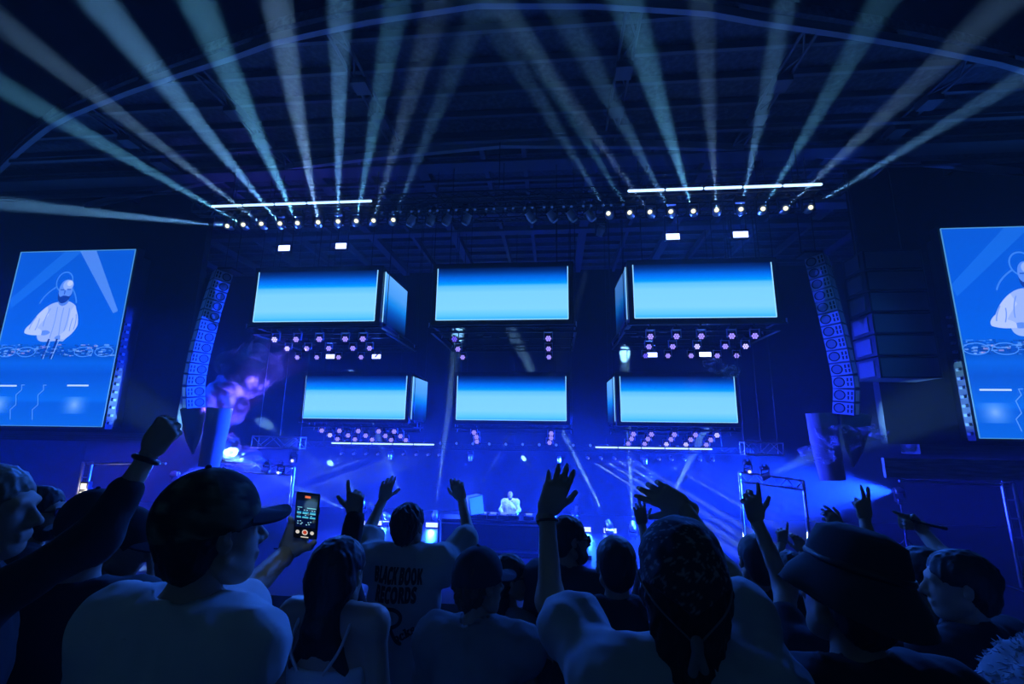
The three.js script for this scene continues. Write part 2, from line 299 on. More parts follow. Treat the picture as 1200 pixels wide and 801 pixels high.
// a lamp at "pos" (the pivot of its head), hung from above or standing on a floor, its beam towards "dir"
function movingLight(pos, dir, o) {
  const t = protoMoving.clone(); t.name = numbered('moving_light'); scene.add(t);
  tag(t, o.label, 'stage light', o.group);
  const head = t.children.find((c) => c.name === 'head'), s = o.size ?? 1; t.scale.setScalar(s);
  if (o.standing) { t.rotation.x = Math.PI; t.position.copy(pos).add(V(0, -0.24 * s, 0)); } else t.position.copy(pos).add(V(0, 0.24 * s, 0));
  const q = new THREE.Quaternion().setFromUnitVectors(V(0, 0, 1), dir.clone().normalize());
  head.quaternion.copy(t.quaternion.clone().invert().multiply(q));
  const lens = head.children.find((c) => c.name === 'lens'); lens.material = o.lens ?? (o.k ? lensMat : lensOff);
  if (o.k) {
    const l = new THREE.SpotLight(o.color ?? lin(0.42, 0.8, 1), o.k, 0, (o.angle ?? 1.4) * RAD, o.soft ?? 0.35);
    l.name = 'beam'; l.decay = 2; l.position.copy(pos).addScaledVector(dir.clone().normalize(), 0.19 * s); l.target.position.copy(l.position).addScaledVector(dir.clone().normalize(), 10); l.shadow.radius = o.radius ?? 1.2; scene.add(l, l.target);
  }
  return t;
}
// the depth at which a cone of that half angle, thrown from "from", shows "w" pixels wide at pixel (x, y)
function beamDir(from, x, y, w, half = 1.4) {
  let best = null, e0 = 1e9;
  for (let D = 2.5; D < 16; D += 0.05) { const p = atD(x, y, D), e = Math.abs(2 * half * RAD * p.distanceTo(from) * FOCAL / D - w); if (e < e0) { e0 = e; best = p; } }
  return best.sub(from);
}
const FRONT_Z = 1.0;
truss('front_truss', 'long dark lighting truss that carries the roof-high row of beam lights', V(-8.6, 10.575, 1), V(8.6, 10.575, 1), 0.3, null, ROOF_Y, M.blackMetal);
const cyan = [lin(0.16, 0.5, 1.0), lin(0.14, 0.54, 0.95), lin(0.24, 0.55, 1.0)];
const leftBeams = [[269, 270, 0, 238, 21, 1.0], [287, 267, 0, 100, 32, 0.8], [308, 267, 0, 26, 36, 0.55], [329, 265, 140, 32, 42, 1.25], [349, 264, 239, 20, 46, 1.05], [373, 263, 325, 8, 42, 0.95], [396, 262, 398, 5, 36, 0.9], [417, 262, 462, 20, 36, 0.45], [437, 262, 497, 60, 32, 0.2], [460, 260.5, 545, 50, 32, 0.16]];
const rightBeams = [[714, 251, 610, 80, 28, 0.14], [739, 251, 600, 20, 34, 0.16], [763, 250, 585, 5, 36, 0.2], [787, 250, 664, 21, 40, 0.25], [813, 249, 742, 26, 44, 0.6], [840, 249, 823, 5, 36, 0.22], [868, 248, 919, 8, 34, 0.38], [893, 245, 1032, 5, 40, 0.32], [919, 245, 1160, 18, 44, 0.3], [947, 243, 1198, 90, 26, 0.42]];
for (const [list, g, from] of [[leftBeams, 'on the roof truss above the lit-return wall', 'whole tall screen'], [rightBeams, 'on the roof truss above the dim-return wall', 'cut-off tall screen']]) {
  list.forEach(([x, y, ex, ey, w, k], i) => {
    const p = atZ(x, y, FRONT_Z); p.y = 10.02;
    movingLight(p, beamDir(p, ex, ey, w), { label: `lit beam light on the roof truss, ${['first', 'second', 'third', 'fourth', 'fifth', 'sixth', 'seventh', 'eighth', 'ninth', 'tenth'][list === leftBeams ? i : 9 - i]} from the ${from}`, group: `lit beam lights ${g}`, k: BEAM * k, color: cyan[i % 3] });
  });
}
[482, 505, 524, 547].forEach((px, i) => movingLight(V(atZ(px, 262, 1).x, 10.02, 1), V(0.5, 0.75, 0.3), { label: `unlit beam light on the roof truss, ${['first', 'second', 'third', 'fourth'][i]} beyond the lit ones above the lit-return wall`, group: 'unlit beam lights on the roof truss' }));
[622, 647, 670, 692].forEach((px, i) => movingLight(V(atZ(px, 256, 1).x, 10.02, 1), V(-0.6, 0.7, 0.3), { label: `unlit beam light on the roof truss, ${['fourth', 'third', 'second', 'first'][i]} beyond the lit ones above the dim-return wall`, group: 'unlit beam lights on the roof truss' }));

// ---------------------------------------------------------------- long light bars
function lightBar(label, a, b, r, k, group) {
  const t = thing('light_bar', label, 'light bar', a.clone(), group), d = b.clone().sub(a), L = d.length(), n = 5;
  new MB().box(d.x / 2, 0.05, d.z / 2 - 0.04, L, 0.05, 0.05).build('housing', M.blackMetal, t);
  for (let i = 0; i < n; i++) { const s = L / n; mesh('tube', new THREE.CapsuleGeometry(r, s - 2 * r - 0.02, 3, 10).rotateZ(Math.PI / 2), glowMat(lin(0.6, 0.95, 1.6), k), t).position.set(s * (i + 0.5), 0, 0); }
  for (const q of [0.1, 0.5, 0.9]) new MB().bar(V(L * q, 0.06, -0.04), V(L * q, 0.3, -0.1), 0.012, 5).build('hanger', M.blackMetal, t);
  areaLight('bar_light', L, r * 2.4, lin(0.06, 0.25, 1.8), 9 * AREA, V((a.x + b.x) / 2, a.y, a.z + r + 0.02), V((a.x + b.x) / 2, a.y - 0.6, a.z + 5));
  return t;
}
lightBar('long white light bar under the fanned bright rays', V(-7.95, 10.5, 1.25), V(-3.36, 10.5, 1.25), 0.032, 1.4);
lightBar('long white light bar above the thin rays that cross', V(3.3, 10.53, 1.25), V(7.98, 10.53, 1.25), 0.034, 1.6);

// ---------------------------------------------------------------- round LED wash lamps in pods under the LED walls
const washCells = (() => { const b = new MB(); for (let k = 0; k < 7; k++) { const a = k * Math.PI / 3, r = k === 6 ? 0 : 0.056; b.add(new THREE.CylinderGeometry(0.024, 0.024, 0.012, 10).rotateX(Math.PI / 2), new THREE.Matrix4().setPosition(r * Math.cos(a), r * Math.sin(a), 0.1)); } return b.geo(); })();
const washGlow = [lin(0.55, 0.42, 1.7), lin(0.95, 0.85, 2.2), lin(0.2, 0.14, 1.2)].map((c) => glowMat(c, 1));
const protoWash = (() => {
  const t = new THREE.Group(); t.name = 'wash_light';
  mesh('base', new MB().box(0, 0.04, 0, 0.17, 0.07, 0.15, 0, 0.01).box(0, 0.11, 0, 0.04, 0.08, 0.04).geo(), M.blackMetal, t);
  mesh('yoke', new MB().box(-0.115, -0.09, 0, 0.02, 0.22, 0.05).box(0.115, -0.09, 0, 0.02, 0.22, 0.05).box(0, 0.01, 0, 0.25, 0.02, 0.06).geo(), M.silver, t);
  const h = mesh('head', new THREE.LatheGeometry([[0, -0.1], [0.06, -0.095], [0.085, -0.03], [0.098, 0.06], [0.098, 0.098], [0.088, 0.1], [0, 0.092]].map((p) => new THREE.Vector2(...p)), 14).rotateX(Math.PI / 2), M.black, t); h.position.y = -0.15;
  mesh('lens_cluster', washCells, washGlow[0], h);
  return t;
})();
function washLight(p, label, group, tone, dir, spot) {
  const t = protoWash.clone(); t.name = numbered('wash_light'); scene.add(t); tag(t, label, 'stage light', group);
  t.position.copy(p).add(V(0, 0.15, 0));
  const h = t.children[2]; h.quaternion.setFromUnitVectors(V(0, 0, 1), dir.clone().normalize()); h.children[0].material = washGlow[tone];
  if (spot) { const l = new THREE.SpotLight(spot.color, spot.k, 0, spot.angle * RAD, 0.6); l.name = 'wash'; l.position.copy(p).addScaledVector(dir.clone().normalize(), 0.13); l.target.position.copy(p).addScaledVector(spot.dir ?? dir, 5); l.shadow.radius = 4; scene.add(l, l.target); }
  return t;
}
function pod(label, x0, x1, z0, z1, y, hang, rows) {
  const t = thing('truss_frame', label, 'truss', V((x0 + x1) / 2, y, (z0 + z1) / 2)), w = (x1 - x0) / 2, d = (z1 - z0) / 2;
  const rail = (a, b, r = 0.03) => new MB().bar(a, b, r, 6).build('rail', M.blackMetal, t);
  for (const yy of [0, 0.22]) for (const s of [-1, 1]) { rail(V(-w, yy, s * d), V(w, yy, s * d)); rail(V(s * w, yy, -d), V(s * w, yy, d)); }
  for (const [rz, ry] of rows) { const zz = rz - (z0 + z1) / 2; rail(V(-w, ry - y, zz), V(w, ry - y, zz), 0.025); for (const s of [-1, 1]) new MB().box(s * w, (ry - y + 0.22) / 2, zz, 0.03, Math.abs(0.22 - ry + y) + 0.02, 0.03).build('rail_bracket', M.alu, t); }
  const lace = new MB(), n = Math.round(2 * w / 0.35); for (let k = 0; k < n; k++) for (const s of [-1, 1]) lace.bar(V(-w + 2 * w * k / n, k % 2 ? 0 : 0.22, s * d), V(-w + 2 * w * (k + 1) / n, k % 2 ? 0.22 : 0, s * d), 0.013, 4);
  lace.build('lacing', M.blackMetal, t);
  for (let k = 0; k < 10; k++) mesh('cable_tray', new THREE.BoxGeometry(0.12 + rnd() * 0.3, 0.05, 0.08), M.blackMetal, t).position.set((rnd() * 1.8 - 0.9) * w, 0.02 + rnd() * 0.16, (rnd() * 1.8 - 0.9) * d);
  for (const sx of [-1, 1]) for (const sz of [-1, 1]) new MB().bar(V(sx * w, 0.22, sz * d), V(sx * w, hang - y, sz * d), 0.011, 5).build('hoist_chain', M.cable, t);
  return t;
}
const washRows = (list, tf) => list.map(([x, y]) => tf(x, y));
const Z1 = (list, ox, oy, s) => list.map(([x, y, t = 0]) => [ox + x / s, oy + y / s, t]);
// upper pods: the rows recede, so their depth follows from a common height
const UL = Z1([[252, 598, 1], [373, 598], [493, 597], [629, 593], [730, 594], [320, 648, 1], [429, 648], [543, 647], [675, 646], [768, 646], [375, 697], [484, 697], [596, 696], [719, 695], [816, 697]], 270, 270, 4.712);
const UC = Z1([[235, 583, 2], [260, 650], [288, 700], [832, 573], [833, 637], [836, 693]], 490, 290, 5.4545);
const UR = Z1([[343, 673], [486, 673], [622, 673], [789, 673], [909, 676], [333, 731], [465, 730], [598, 731, 1], [752, 731], [863, 731, 1], [313, 783, 2], [436, 783], [565, 782], [711, 781], [817, 781]], 690, 250, 4.712);
const LL = Z1([[514, 452], [560, 477, 1], [602, 500], [613, 453], [662, 480], [700, 503], [719, 456], [761, 481], [797, 504], [834, 457], [872, 483], [904, 505], [921, 459], [957, 485], [986, 507]], 270, 410, 4.8);
const LC = Z1([[357, 473], [373, 499], [376, 530], [851, 477], [850, 508], [840, 536]], 490, 420, 5.4545);
const LR = Z1([[294, 558], [283, 583], [265, 609], [393, 560], [374, 585], [356, 614], [520, 561], [501, 586], [476, 613, 1], [637, 562], [610, 588], [584, 620, 1], [755, 565, 1], [721, 593], [696, 617]], 680, 390, 4.712);
const podU = 7.2;
const wallName = { UL: 'under the higher LED wall with the lit return', UC: 'under the higher middle LED wall', UR: 'under the higher LED wall with the dim return', LL: 'under the lower LED wall with the lit return', LC: 'under the lower middle LED wall', LR: 'under the lower LED wall touched by smoke' };
const shortName = { UL: 'under the higher lit-return wall', UC: 'under the higher middle wall', UR: 'under the higher dim-return wall', LL: 'under the lower lit-return wall', LC: 'under the lower middle wall', LR: 'under the lower smoky wall' };
const violet = lin(0.1, 0.06, 1.0);
const rowsOf = { UL: [[0, 1, 2, 3, 4], [5, 6, 7, 8, 9], [10, 11, 12, 13, 14]], UC: [[0, 3], [1, 4], [2, 5]], UR: [[0, 1, 2, 3, 4], [5, 6, 7, 8, 9], [10, 11, 12, 13, 14]], LL: [[0, 3, 6, 9, 12], [1, 4, 7, 10, 13], [2, 5, 8, 11, 14]], LC: [[0, 3], [1, 4], [2, 5]], LR: [[0, 3, 6, 9, 12], [1, 4, 7, 10, 13], [2, 5, 8, 11, 14]] };
const ORD = ['first', 'second', 'third', 'fourth', 'fifth', 'sixth', 'seventh', 'eighth', 'ninth', 'tenth'], ROW = ['front', 'middle', 'back'];
const podRails = {};
const mean = (a) => a.reduce((p, q) => p + q, 0) / a.length;
for (const [key, list] of Object.entries({ UL, UC, UR, LL, LC, LR })) {
  const upper = key[0] === 'U', rails = [], end = key[1] === 'L' ? [U.xi, U.xo].map((v) => -v).reverse() : key[1] === 'C' ? [-U.hw, U.hw] : [U.xi, U.xo];
  podRails[key] = rails;
  rowsOf[key].forEach((ids, row) => {
    const ps = ids.map((i) => upper ? atY(list[i][0], list[i][1], 7.05) : atZ(list[i][0], list[i][1], [-3.65, -4.02, -4.4][row])), z = mean(ps.map((p) => p.z)), y = mean(ps.map((p) => p.y));
    rails.push([z, y + 0.32]);
    ids.forEach((i, n) => {
      const p = ps[n], inner = key[1] === 'L' ? ids.length - 1 - n : n; p.z = z; p.y = y;
      const throwLeft = key === 'UL' && [0, 1, 5, 6, 10, 11].includes(i), look = camP.clone().sub(p).normalize().add(V(throwLeft ? -0.35 : 0, upper ? -0.2 : 0, 0));
      const which = key[1] === 'C' ? (n ? 'on the bandana side' : 'on the phone side') : `${ORD[inner]} from the middle wall`;
      washLight(p, `round violet wash lamp, ${ROW[row]} row, ${which}, ${shortName[key]}`, `wash lamps ${shortName[key]}`, list[i][2], look, throwLeft ? { color: violet, k: VIOLET, angle: 9, dir: V(-0.76, -0.6 + 0.03 * i, -0.34).normalize() } : key === 'UR' && i === 12 ? { color: lin(0.14, 0.1, 1), k: 22, angle: 34, dir: V(0.15, -1, 0.05) } : null);
    });
  });
  if (upper) pod(`dark truss frame hanging ${wallName[key]}`, end[0] - 0.22, end[1] + 0.22, Math.min(...rails.map((r) => r[0])) - 0.15, -0.35, 7.27, ROOF_Y, rails);
  else pod(`dark truss frame hanging ${wallName[key]}`, end[0] - 0.2, end[1] + 0.2, -4.7, -3.5, 4.66, ROOF_Y, rails);
}
for (const s of [-1, 1]) lightBar(s < 0 ? 'thin white light bar below the lower LED wall with the lit return' : 'thin white light bar below the lower LED wall touched by smoke', V(s < 0 ? -6.62 : 2.82, 4.08, -4.25), V(s < 0 ? -2.8 : 6.72, 4.08, -4.25), 0.026, 1.3);

// ---------------------------------------------------------------- strobes
function strobe(p, w, h, label, group, k = 1, hang = 0, light = 1) {
  const t = thing('strobe_light', label, 'strobe light', p.clone(), group);
  mesh('housing', new RoundedBoxGeometry(w * 1.12, h * 1.3, 0.12, 1, 0.015), M.black, t).position.z = -0.07;
  for (const q of [-0.5, 0.5]) mesh('lamp_panel', new THREE.BoxGeometry(w, h * 0.44, 0.02), glowMat(lin(0.75, 0.95, 2.2), 2.2 * k), t).position.set(0, q * h * 0.5, 0);
  const b = new MB(); if (hang) { b.bar(V(-w * 0.5, 0, -0.1), V(-w * 0.5, hang, -0.1), 0.014, 5); b.bar(V(w * 0.5, 0, -0.1), V(w * 0.5, hang, -0.1), 0.014, 5); } else { b.box(-w * 0.4, -h * 0.68, -0.07, 0.04, h * 0.12 + 0.03, 0.14); b.box(w * 0.4, -h * 0.68, -0.07, 0.04, h * 0.12 + 0.03, 0.14); }
  b.build('bracket', M.blackMetal, t);
  areaLight('strobe_panel_light', w, h, lin(0.04, 0.2, 1.9), 30 * k * AREA, p.clone().add(V(0, 0, 0.03)), p.clone().add(V(0, -1.2, 5)));
  if (light) { const l = new THREE.SpotLight(lin(0.015, 0.13, 1), CROWD * light, 0, 34 * RAD, 1); l.name = 'strobe_throw'; l.position.copy(p).add(V(0, 0, 0.06)); l.target.position.set(1.2, 3.6, 9.5); l.shadow.radius = 6; scene.add(l, l.target); }
  return t;
}
for (const [x, y, g, w] of [[333, 290.5, 0, 0.34], [399.5, 288, 0, 0.31], [788.5, 277, 1, 0.35], [868, 274.5, 1, 0.38]]) strobe(atZ(x, y, 0.1), w, 0.17, `square white strobe above the higher ${g ? 'dim' : 'lit'}-return wall, ${(x < 350 || x > 830) ? 'nearer the tall screen' : 'nearer the middle wall'}`, g ? 'strobes above the wall with the dim return' : 'strobes above the wall with the lit return', 1, 0.75, 1);
truss('strobe_truss', 'dark truss that holds the strobes above the higher LED walls', V(-8, 10.62, -0.02), V(8, 10.62, -0.02), 0.26, null, ROOF_Y, M.blackMetal);
for (const [x, y, g] of [[387, 417.5, 0], [441, 417.5, 0], [764.5, 415.5, 1], [826.5, 415, 1]]) strobe(atZ(x, y, podRails[g ? 'UR' : 'UL'][2][0] + 0.1), g && x > 800 ? 0.36 : 0.3, 0.15, `white strobe among the lamps under the ${g ? 'dim' : 'lit'}-return wall, ${(x < 400 || x > 800) ? 'nearer the tall screen' : 'nearer the middle wall'}`, g ? 'strobes in the truss frame with the dim return' : 'strobes in the truss frame with the lit return', 1, 0.5, 0);
for (const [x, y, w] of [[424, 612.5, 0.18], [450, 612.7, 0.36], [506, 614.8, 0.34], [533.5, 616, 0.24], [688, 620, 0.2], [715, 621.5, 0.34]]) { const p = atY(x, y, 1.03); strobe(p, w * 1.35, 0.17, `bright strobe on the stage deck, ${x < 600 ? { 424: 'fourth', 450: 'third', 506: 'second', 533.5: 'first' }[x] + ' from the booth on the phone side' : { 688: 'first', 715: 'second' }[x] + ' from the booth on the bandana side'}`, 'strobes along the stage deck', 0.55, 0, 0.7); }

// ---------------------------------------------------------------- upstage truss with its row of small beam lights
truss('upstage_truss', 'low black truss across the back of the stage with tiny beam lamps', V(-8.2, 4.01, -4.85), V(8.2, 4.01, -4.85), 0.22, null, ROOF_Y, M.blackMetal);
const smallL = [401, 415, 429, 443, 459, 473, 488, 502, 515], smallR = [688.5, 704, 720, 737, 753, 772, 787, 802, 820, 835];
smallL.forEach((x, i) => { const p = atZ(x, 531 + i * 0.2, -4.85); movingLight(p, V(-1, -0.42, 0.75), { label: `tiny beam lamp on the low truss, phone half, ${ORD[8 - i]} from the booth`, group: 'small lamps on the low truss, phone half', size: 0.42, k: 700 * [8, 8, 14, 14, 8, 22, 22, 8, 12][i], color: lin(0.25, 0.55, 1), angle: 1.6, radius: 0.5 }); });
smallR.forEach((x, i) => { const p = atZ(x, 536 + i * 0.28, -4.85); movingLight(p, V(1, -0.62, 0.7), { label: `tiny beam lamp on the low truss, smoke half, ${ORD[i]} from the booth`, group: 'small lamps on the low truss, smoke half', size: 0.42, k: 700 * [40, 40, 34, 30, 14, 24, 10, 6, 6, 6][i], color: lin(0.35, 0.7, 1), angle: 1.5, radius: 0.5 }); });
for (let k = 0; k < 22; k++) { const t = thing('pin_lamp', 'small dim blue pin lamp along the low truss', 'stage light', V(-6.3 + k * 0.6, 4.13, -4.72), 'dim pin lamps on the low truss'); mesh('can', new THREE.CylinderGeometry(0.05, 0.06, 0.12, 10).rotateX(Math.PI / 2), M.blackMetal, t); mesh('lens', new THREE.CircleGeometry(0.045, 10), lensBlue, t).position.z = 0.062; }
for (let k = 0; k < 26; k++) { const t = thing('pin_lamp', 'small dim blue pin lamp under the roof truss', 'stage light', V(-3.1 + k * 0.25 + (k % 2) * 0.05, 10.2, 1.12), 'dim pin lamps on the roof truss'); mesh('can', new THREE.CylinderGeometry(0.04, 0.05, 0.1, 10).rotateX(Math.PI / 2), M.blackMetal, t); mesh('lens', new THREE.CircleGeometry(0.035, 10), glowMat(lin(0.02, 0.07, 0.3), 0.7), t).position.z = 0.052; new MB().box(0, 0.12, 0, 0.02, 0.24, 0.02).build('clamp', M.blackMetal, t); }

// ---------------------------------------------------------------- beam lights standing on the deck
for (const [x, y, ex, ey, w, k, a] of [[476, 596, 440, 505, 14, 34, 2.0], [510, 603, 522, 507, 17, 34, 2.2], [549, 595, 602, 500, 13, 9, 2.0], [453, 604, 395, 560, 9, 12, 1.6], [412, 600, 350, 572, 9, 30, 1.6], [439, 596, 410, 566, 9, 14, 1.6], [673, 603, 640, 566, 9, 10, 1.6], [714, 614, 664, 515, 17, 60, 2.1], [741.5, 616, 738, 540, 9, 60, 1.9], [772, 611, 800, 556, 12, 60, 2.2]]) {
  const p = atY(x, y, 1.35);
  const d = atZ(ex, ey, p.z - 1.5).sub(p);
  movingLight(p, d, { label: `beam light standing on the deck, ${{ 412: 'farthest from the booth on the phone side', 439: 'fifth from the booth on the phone side', 453: 'fourth from the booth on the phone side', 476: 'third from the booth on the phone side', 510: 'second from the booth on the phone side', 549: 'beside the monitor speaker', 673: 'first from the booth on the bandana side', 714: 'second from the booth on the bandana side', 741.5: 'third from the booth on the bandana side', 772: 'fourth from the booth on the bandana side' }[x]}`, group: 'beam lights along the stage deck', standing: true, size: 1.05, k: k * 650, color: lin(0.25, 0.65, 1), angle: a });
}

// ---------------------------------------------------------------- flown loudspeaker arrays
function speakerArray(label, path, yaw, w, n, flip) {
  const t = thing('line_array', label, 'loudspeaker', path[0].clone());
  const curve = new THREE.CatmullRomCurve3(path.map((p) => p.clone().sub(path[0]))), len = curve.getLength(), h = len / n;
  const front = V(Math.sin(yaw), 0, Math.cos(yaw));
  for (let i = 0; i < n; i++) {
    const p = curve.getPointAt((i + 0.5) / n), tan = curve.getTangentAt((i + 0.5) / n);
    const up = tan.clone().negate(), side = up.clone().cross(front).normalize(), f = side.clone().cross(up).normalize();
    const c = mesh('cabinet', new RoundedBoxGeometry(w, h * 0.94, 0.5, 1, 0.012), M.cab, t);
    c.quaternion.setFromRotationMatrix(new THREE.Matrix4().makeBasis(side, up, f)); c.position.copy(p).addScaledVector(f, -0.25);
    const cone = (x) => { const m = mesh('driver', new THREE.TorusGeometry(h * 0.34, h * 0.045, 6, 18), M.hole, c); m.position.set(x, 0, 0.252); mesh('cone', new THREE.CircleGeometry(h * 0.3, 18), M.cab, m).position.z = 0.003; };
    cone(-flip * w * 0.18);
    mesh('grille', new THREE.PlaneGeometry(w * 0.95, h * 0.84), M.grille, c).position.z = 0.2512;
    const hn = new MB(); for (const q of [0.22, 0.38]) for (const r of [-0.17, 0.17]) hn.box(flip * q * w, r * h, 0.252, w * 0.08, h * 0.26, 0.006); hn.build('horn_slot', M.hole, c);
    mesh('rigging_plate', new THREE.BoxGeometry(0.012, h * 0.8, 0.3), M.silver, c).position.set(flip * (w / 2 + 0.006), 0, 0.05);
  }
  const top = V(0, 0.05, 0); new MB().box(0, 0.09, -0.2, w, 0.06, 0.5).build('flying_frame', M.blackMetal, t);
  for (const q of [-0.4, 0.4]) new MB().bar(V(q * w, 0.1, -0.2), V(q * w, ROOF_Y - path[0].y, -0.2), 0.014, 5).build('hoist_chain', M.cable, t);
  return t;
}
const arrZ = [-0.15, -0.05, 0, 0, -0.05, -0.15];
speakerArray('curved loudspeaker column beside the pale shroud and the plain dark cabinets', [[953, 299], [963, 338], [973, 378], [982, 417], [988, 450], [988, 486]].map(([x, y], i) => atZ(x, y, arrZ[i])), -0.78, 0.46, 13, 1);
speakerArray('curved loudspeaker column between the whole tall screen and the violet smoke', [[264, 318], [253, 352], [243, 388], [235, 420], [230, 450], [230, 478]].map(([x, y], i) => atZ(x, y, arrZ[i])), 0.92, 0.46, 13, -1);
{ // dark bass cabinets hung beside the curved column
  const t = thing('bass_array', 'hanging stack of plain dark bass cabinets beside the curved loudspeaker column', 'loudspeaker', V(10.6, 5.6, -1.0));
  for (let k = 0; k < 6; k++) { const c = mesh('cabinet', new RoundedBoxGeometry(1.5, 0.56, 0.9, 1, 0.015), M.black, t); c.position.set(0.0, 0.7 + k * 0.59, 0); mesh('grille', new THREE.PlaneGeometry(1.4, 0.48), M.cab, c).position.z = 0.452; mesh('rigging_plate', new THREE.BoxGeometry(0.03, 0.4, 0.6), M.steel, c).position.set(-0.765, 0, 0); }
  for (const q of [-0.6, 0.6]) new MB().bar(V(q, 4.0, 0), V(q, ROOF_Y - 5.6, 0), 0.014, 5).build('hoist_chain', M.cable, t);
}
// pale fabric shrouds under the two curved columns
for (const s of [-1, 1]) {
  const t = thing('cable_shroud', s > 0 ? 'pale forked fabric shroud beneath the curved loudspeaker column, wisps of smoke beside it' : 'pale forked fabric shroud beneath the curved loudspeaker column, violet smoke beside it', 'shroud', V(s * 8.72, 3.42, -0.7));
  const sheet = (name, prof, ox, tilt) => { const g = new THREE.LatheGeometry(prof.map((p) => new THREE.Vector2(...p)), 20), a = g.attributes.position; for (let i = 0; i < a.count; i++) { const k = 1 + 0.05 * Math.sin(Math.atan2(a.getZ(i), a.getX(i)) * 5 + a.getY(i) * 3); a.setX(i, a.getX(i) * k); a.setZ(i, a.getZ(i) * k * 0.6); } g.computeVertexNormals(); const m = mesh(name, g, M.canvas, t); m.position.x = ox; m.rotation.z = tilt; return m; };
  sheet('column_sleeve', [[0.0, 0], [0.3, 0.02], [0.33, 0.5], [0.35, 1.0], [0.37, 1.7], [0.0, 1.7]], -s * 0.28, s * 0.05);
  sheet('cable_sleeve', [[0.02, 0.35], [0.2, 0.8], [0.32, 1.3], [0.36, 1.72], [0.02, 1.72]], s * 0.22, -s * 0.16);
}

// ---------------------------------------------------------------- side trusses and masts in the wings
truss('wing_truss', 'short box truss hung below the violet smoke', atZ(299, 517, -2.2), atZ(355, 519, -2.2), 0.34, null, ROOF_Y);
truss('wing_truss', 'short box truss hung in front of the pale shroud', atZ(870, 525, -2.2), atZ(915, 526, -2.2), 0.34, null, ROOF_Y);
for (const [x, y, a, b, lab] of [[345, 547, [258, 541], null, 'goalpost mast by the raised phone with two white lamps on top'], [941, 563, [866, 553], null, 'goalpost mast standing in the brightest blue smoke']]) {
  const p = atZ(x, y, -2.6), q = atZ(a[0], a[1], -2.6), t = thing('mast', lab, 'mast', V(p.x, 0.9, p.z));
  new MB().bar(V(0, 0, 0), V(0, p.y - 0.9, 0), 0.05, 8).build('post', M.alu, t);
  new MB().box(0, 0.02, 0, 0.5, 0.04, 0.5).build('base_plate', M.blackMetal, t);
  const e = q.clone().sub(V(p.x, 0.9, p.z)); for (const dy of [0, -0.26]) new MB().bar(V(0, p.y - 0.9 + dy, 0), V(e.x, e.y + dy, 0), 0.03, 6).build('arm', M.alu, t);
  const lace = new MB(); for (let k = 0; k < 8; k++) lace.bar(V(e.x * k / 8, (p.y - 0.9) * (1 - k / 8) + e.y * k / 8 - (k % 2 ? 0.26 : 0), 0), V(e.x * (k + 1) / 8, (p.y - 0.9) * (1 - (k + 1) / 8) + e.y * (k + 1) / 8 - (k % 2 ? 0 : 0.26), 0), 0.015, 4); lace.build('lacing', M.alu, t);
  const q2 = V(e.x, 0, 0); new MB().bar(q2, V(e.x, e.y, 0), 0.04, 8).build('post', M.alu, t);
}
// profile spots on the masts, glaring to the audience
function profileSpot(px, py, z, label, dir, k, color, angle, size = 1) {
  const p = atZ(px, py, z); return movingLight(p, dir, { label, size: 0.8 * size, k, color, angle, soft: 0.5, radius: 2 });
}
profileSpot(344, 539, -2.6, 'warm white profile spot on top of the mast by the raised phone', V(0.15, -0.1, 1), 3, lin(1, 0.95, 0.7), 20);
profileSpot(329, 553, -2.6, 'warm white profile spot slung under the mast arm by the raised phone', V(-0.2, -0.1, 1), 3, lin(1, 0.95, 0.7), 20);
profileSpot(877, 552, -2.6, 'glaring white profile spot on the mast, pointed at by a raised finger', V(-0.05, -0.05, 1), 4, lin(1, 0.97, 0.8), 20);
profileSpot(312, 551, -2.3, 'spot lighting the bright cloud of haze above the camouflage cap', V(-1, 0.5, 0.22), 1300, lin(0.2, 0.6, 1), 11);
profileSpot(897, 558, -2.3, 'spot lighting the bright haze beside the peace-sign hand', V(1, 0.52, 0.3), 900, lin(0.18, 0.55, 1), 12);
// heavy round masts at the far ends of the wings
for (const [x, y, y2, z, lab] of [[103, 541, 640, -1.3, 'lit scaffold mast under the whole tall screen'], [1181, 566, 655, -1.3, 'lit scaffold mast at the dark end of the wing']]) {
  const p = atZ(x, y, z), t = thing('scaffold_mast', lab, 'mast', V(p.x, 0.9, z));
  for (const q of [-0.14, 0.14]) new MB().bar(V(q, 0, 0), V(q, p.y - 0.9, 0), 0.045, 8).build('post', M.alu, t);
  for (let k = 0; k < 6; k++) new MB().bar(V(-0.14, 0.3 + k * 0.45, 0), V(0.14, 0.3 + k * 0.45, 0), 0.02, 6).build('rung', M.alu, t);
  const inw = x < 600 ? 1 : -1; new MB().bar(V(0, p.y - 0.95, 0), V(inw * 2.6, p.y - 0.9, 0), 0.035, 6).build('arm', M.alu, t);
  new MB().box(0, 0.02, 0, 0.6, 0.04, 0.5).build('base_plate', M.blackMetal, t);
}
{ const p = atZ(100, 574, -1.1), t = thing('blinder_light', 'small twin blinder lamp on the mast under the whole tall screen', 'stage light', p); mesh('housing', new THREE.BoxGeometry(0.26, 0.5, 0.14), M.black, t); for (const q of [-0.12, 0.12]) mesh('lamp', new THREE.BoxGeometry(0.16, 0.16, 0.03), glowMat(lin(1, 0.95, 0.7), 1.6), t).position.set(0, q, 0.08); new MB().box(0, 0, -0.12, 0.1, 0.1, 0.14).build('bracket', M.blackMetal, t); const l = new THREE.PointLight(lin(1, 0.9, 0.7), 0.6); l.name = 'blinder'; l.position.copy(p).add(V(0, 0, 0.2)); scene.add(l); }

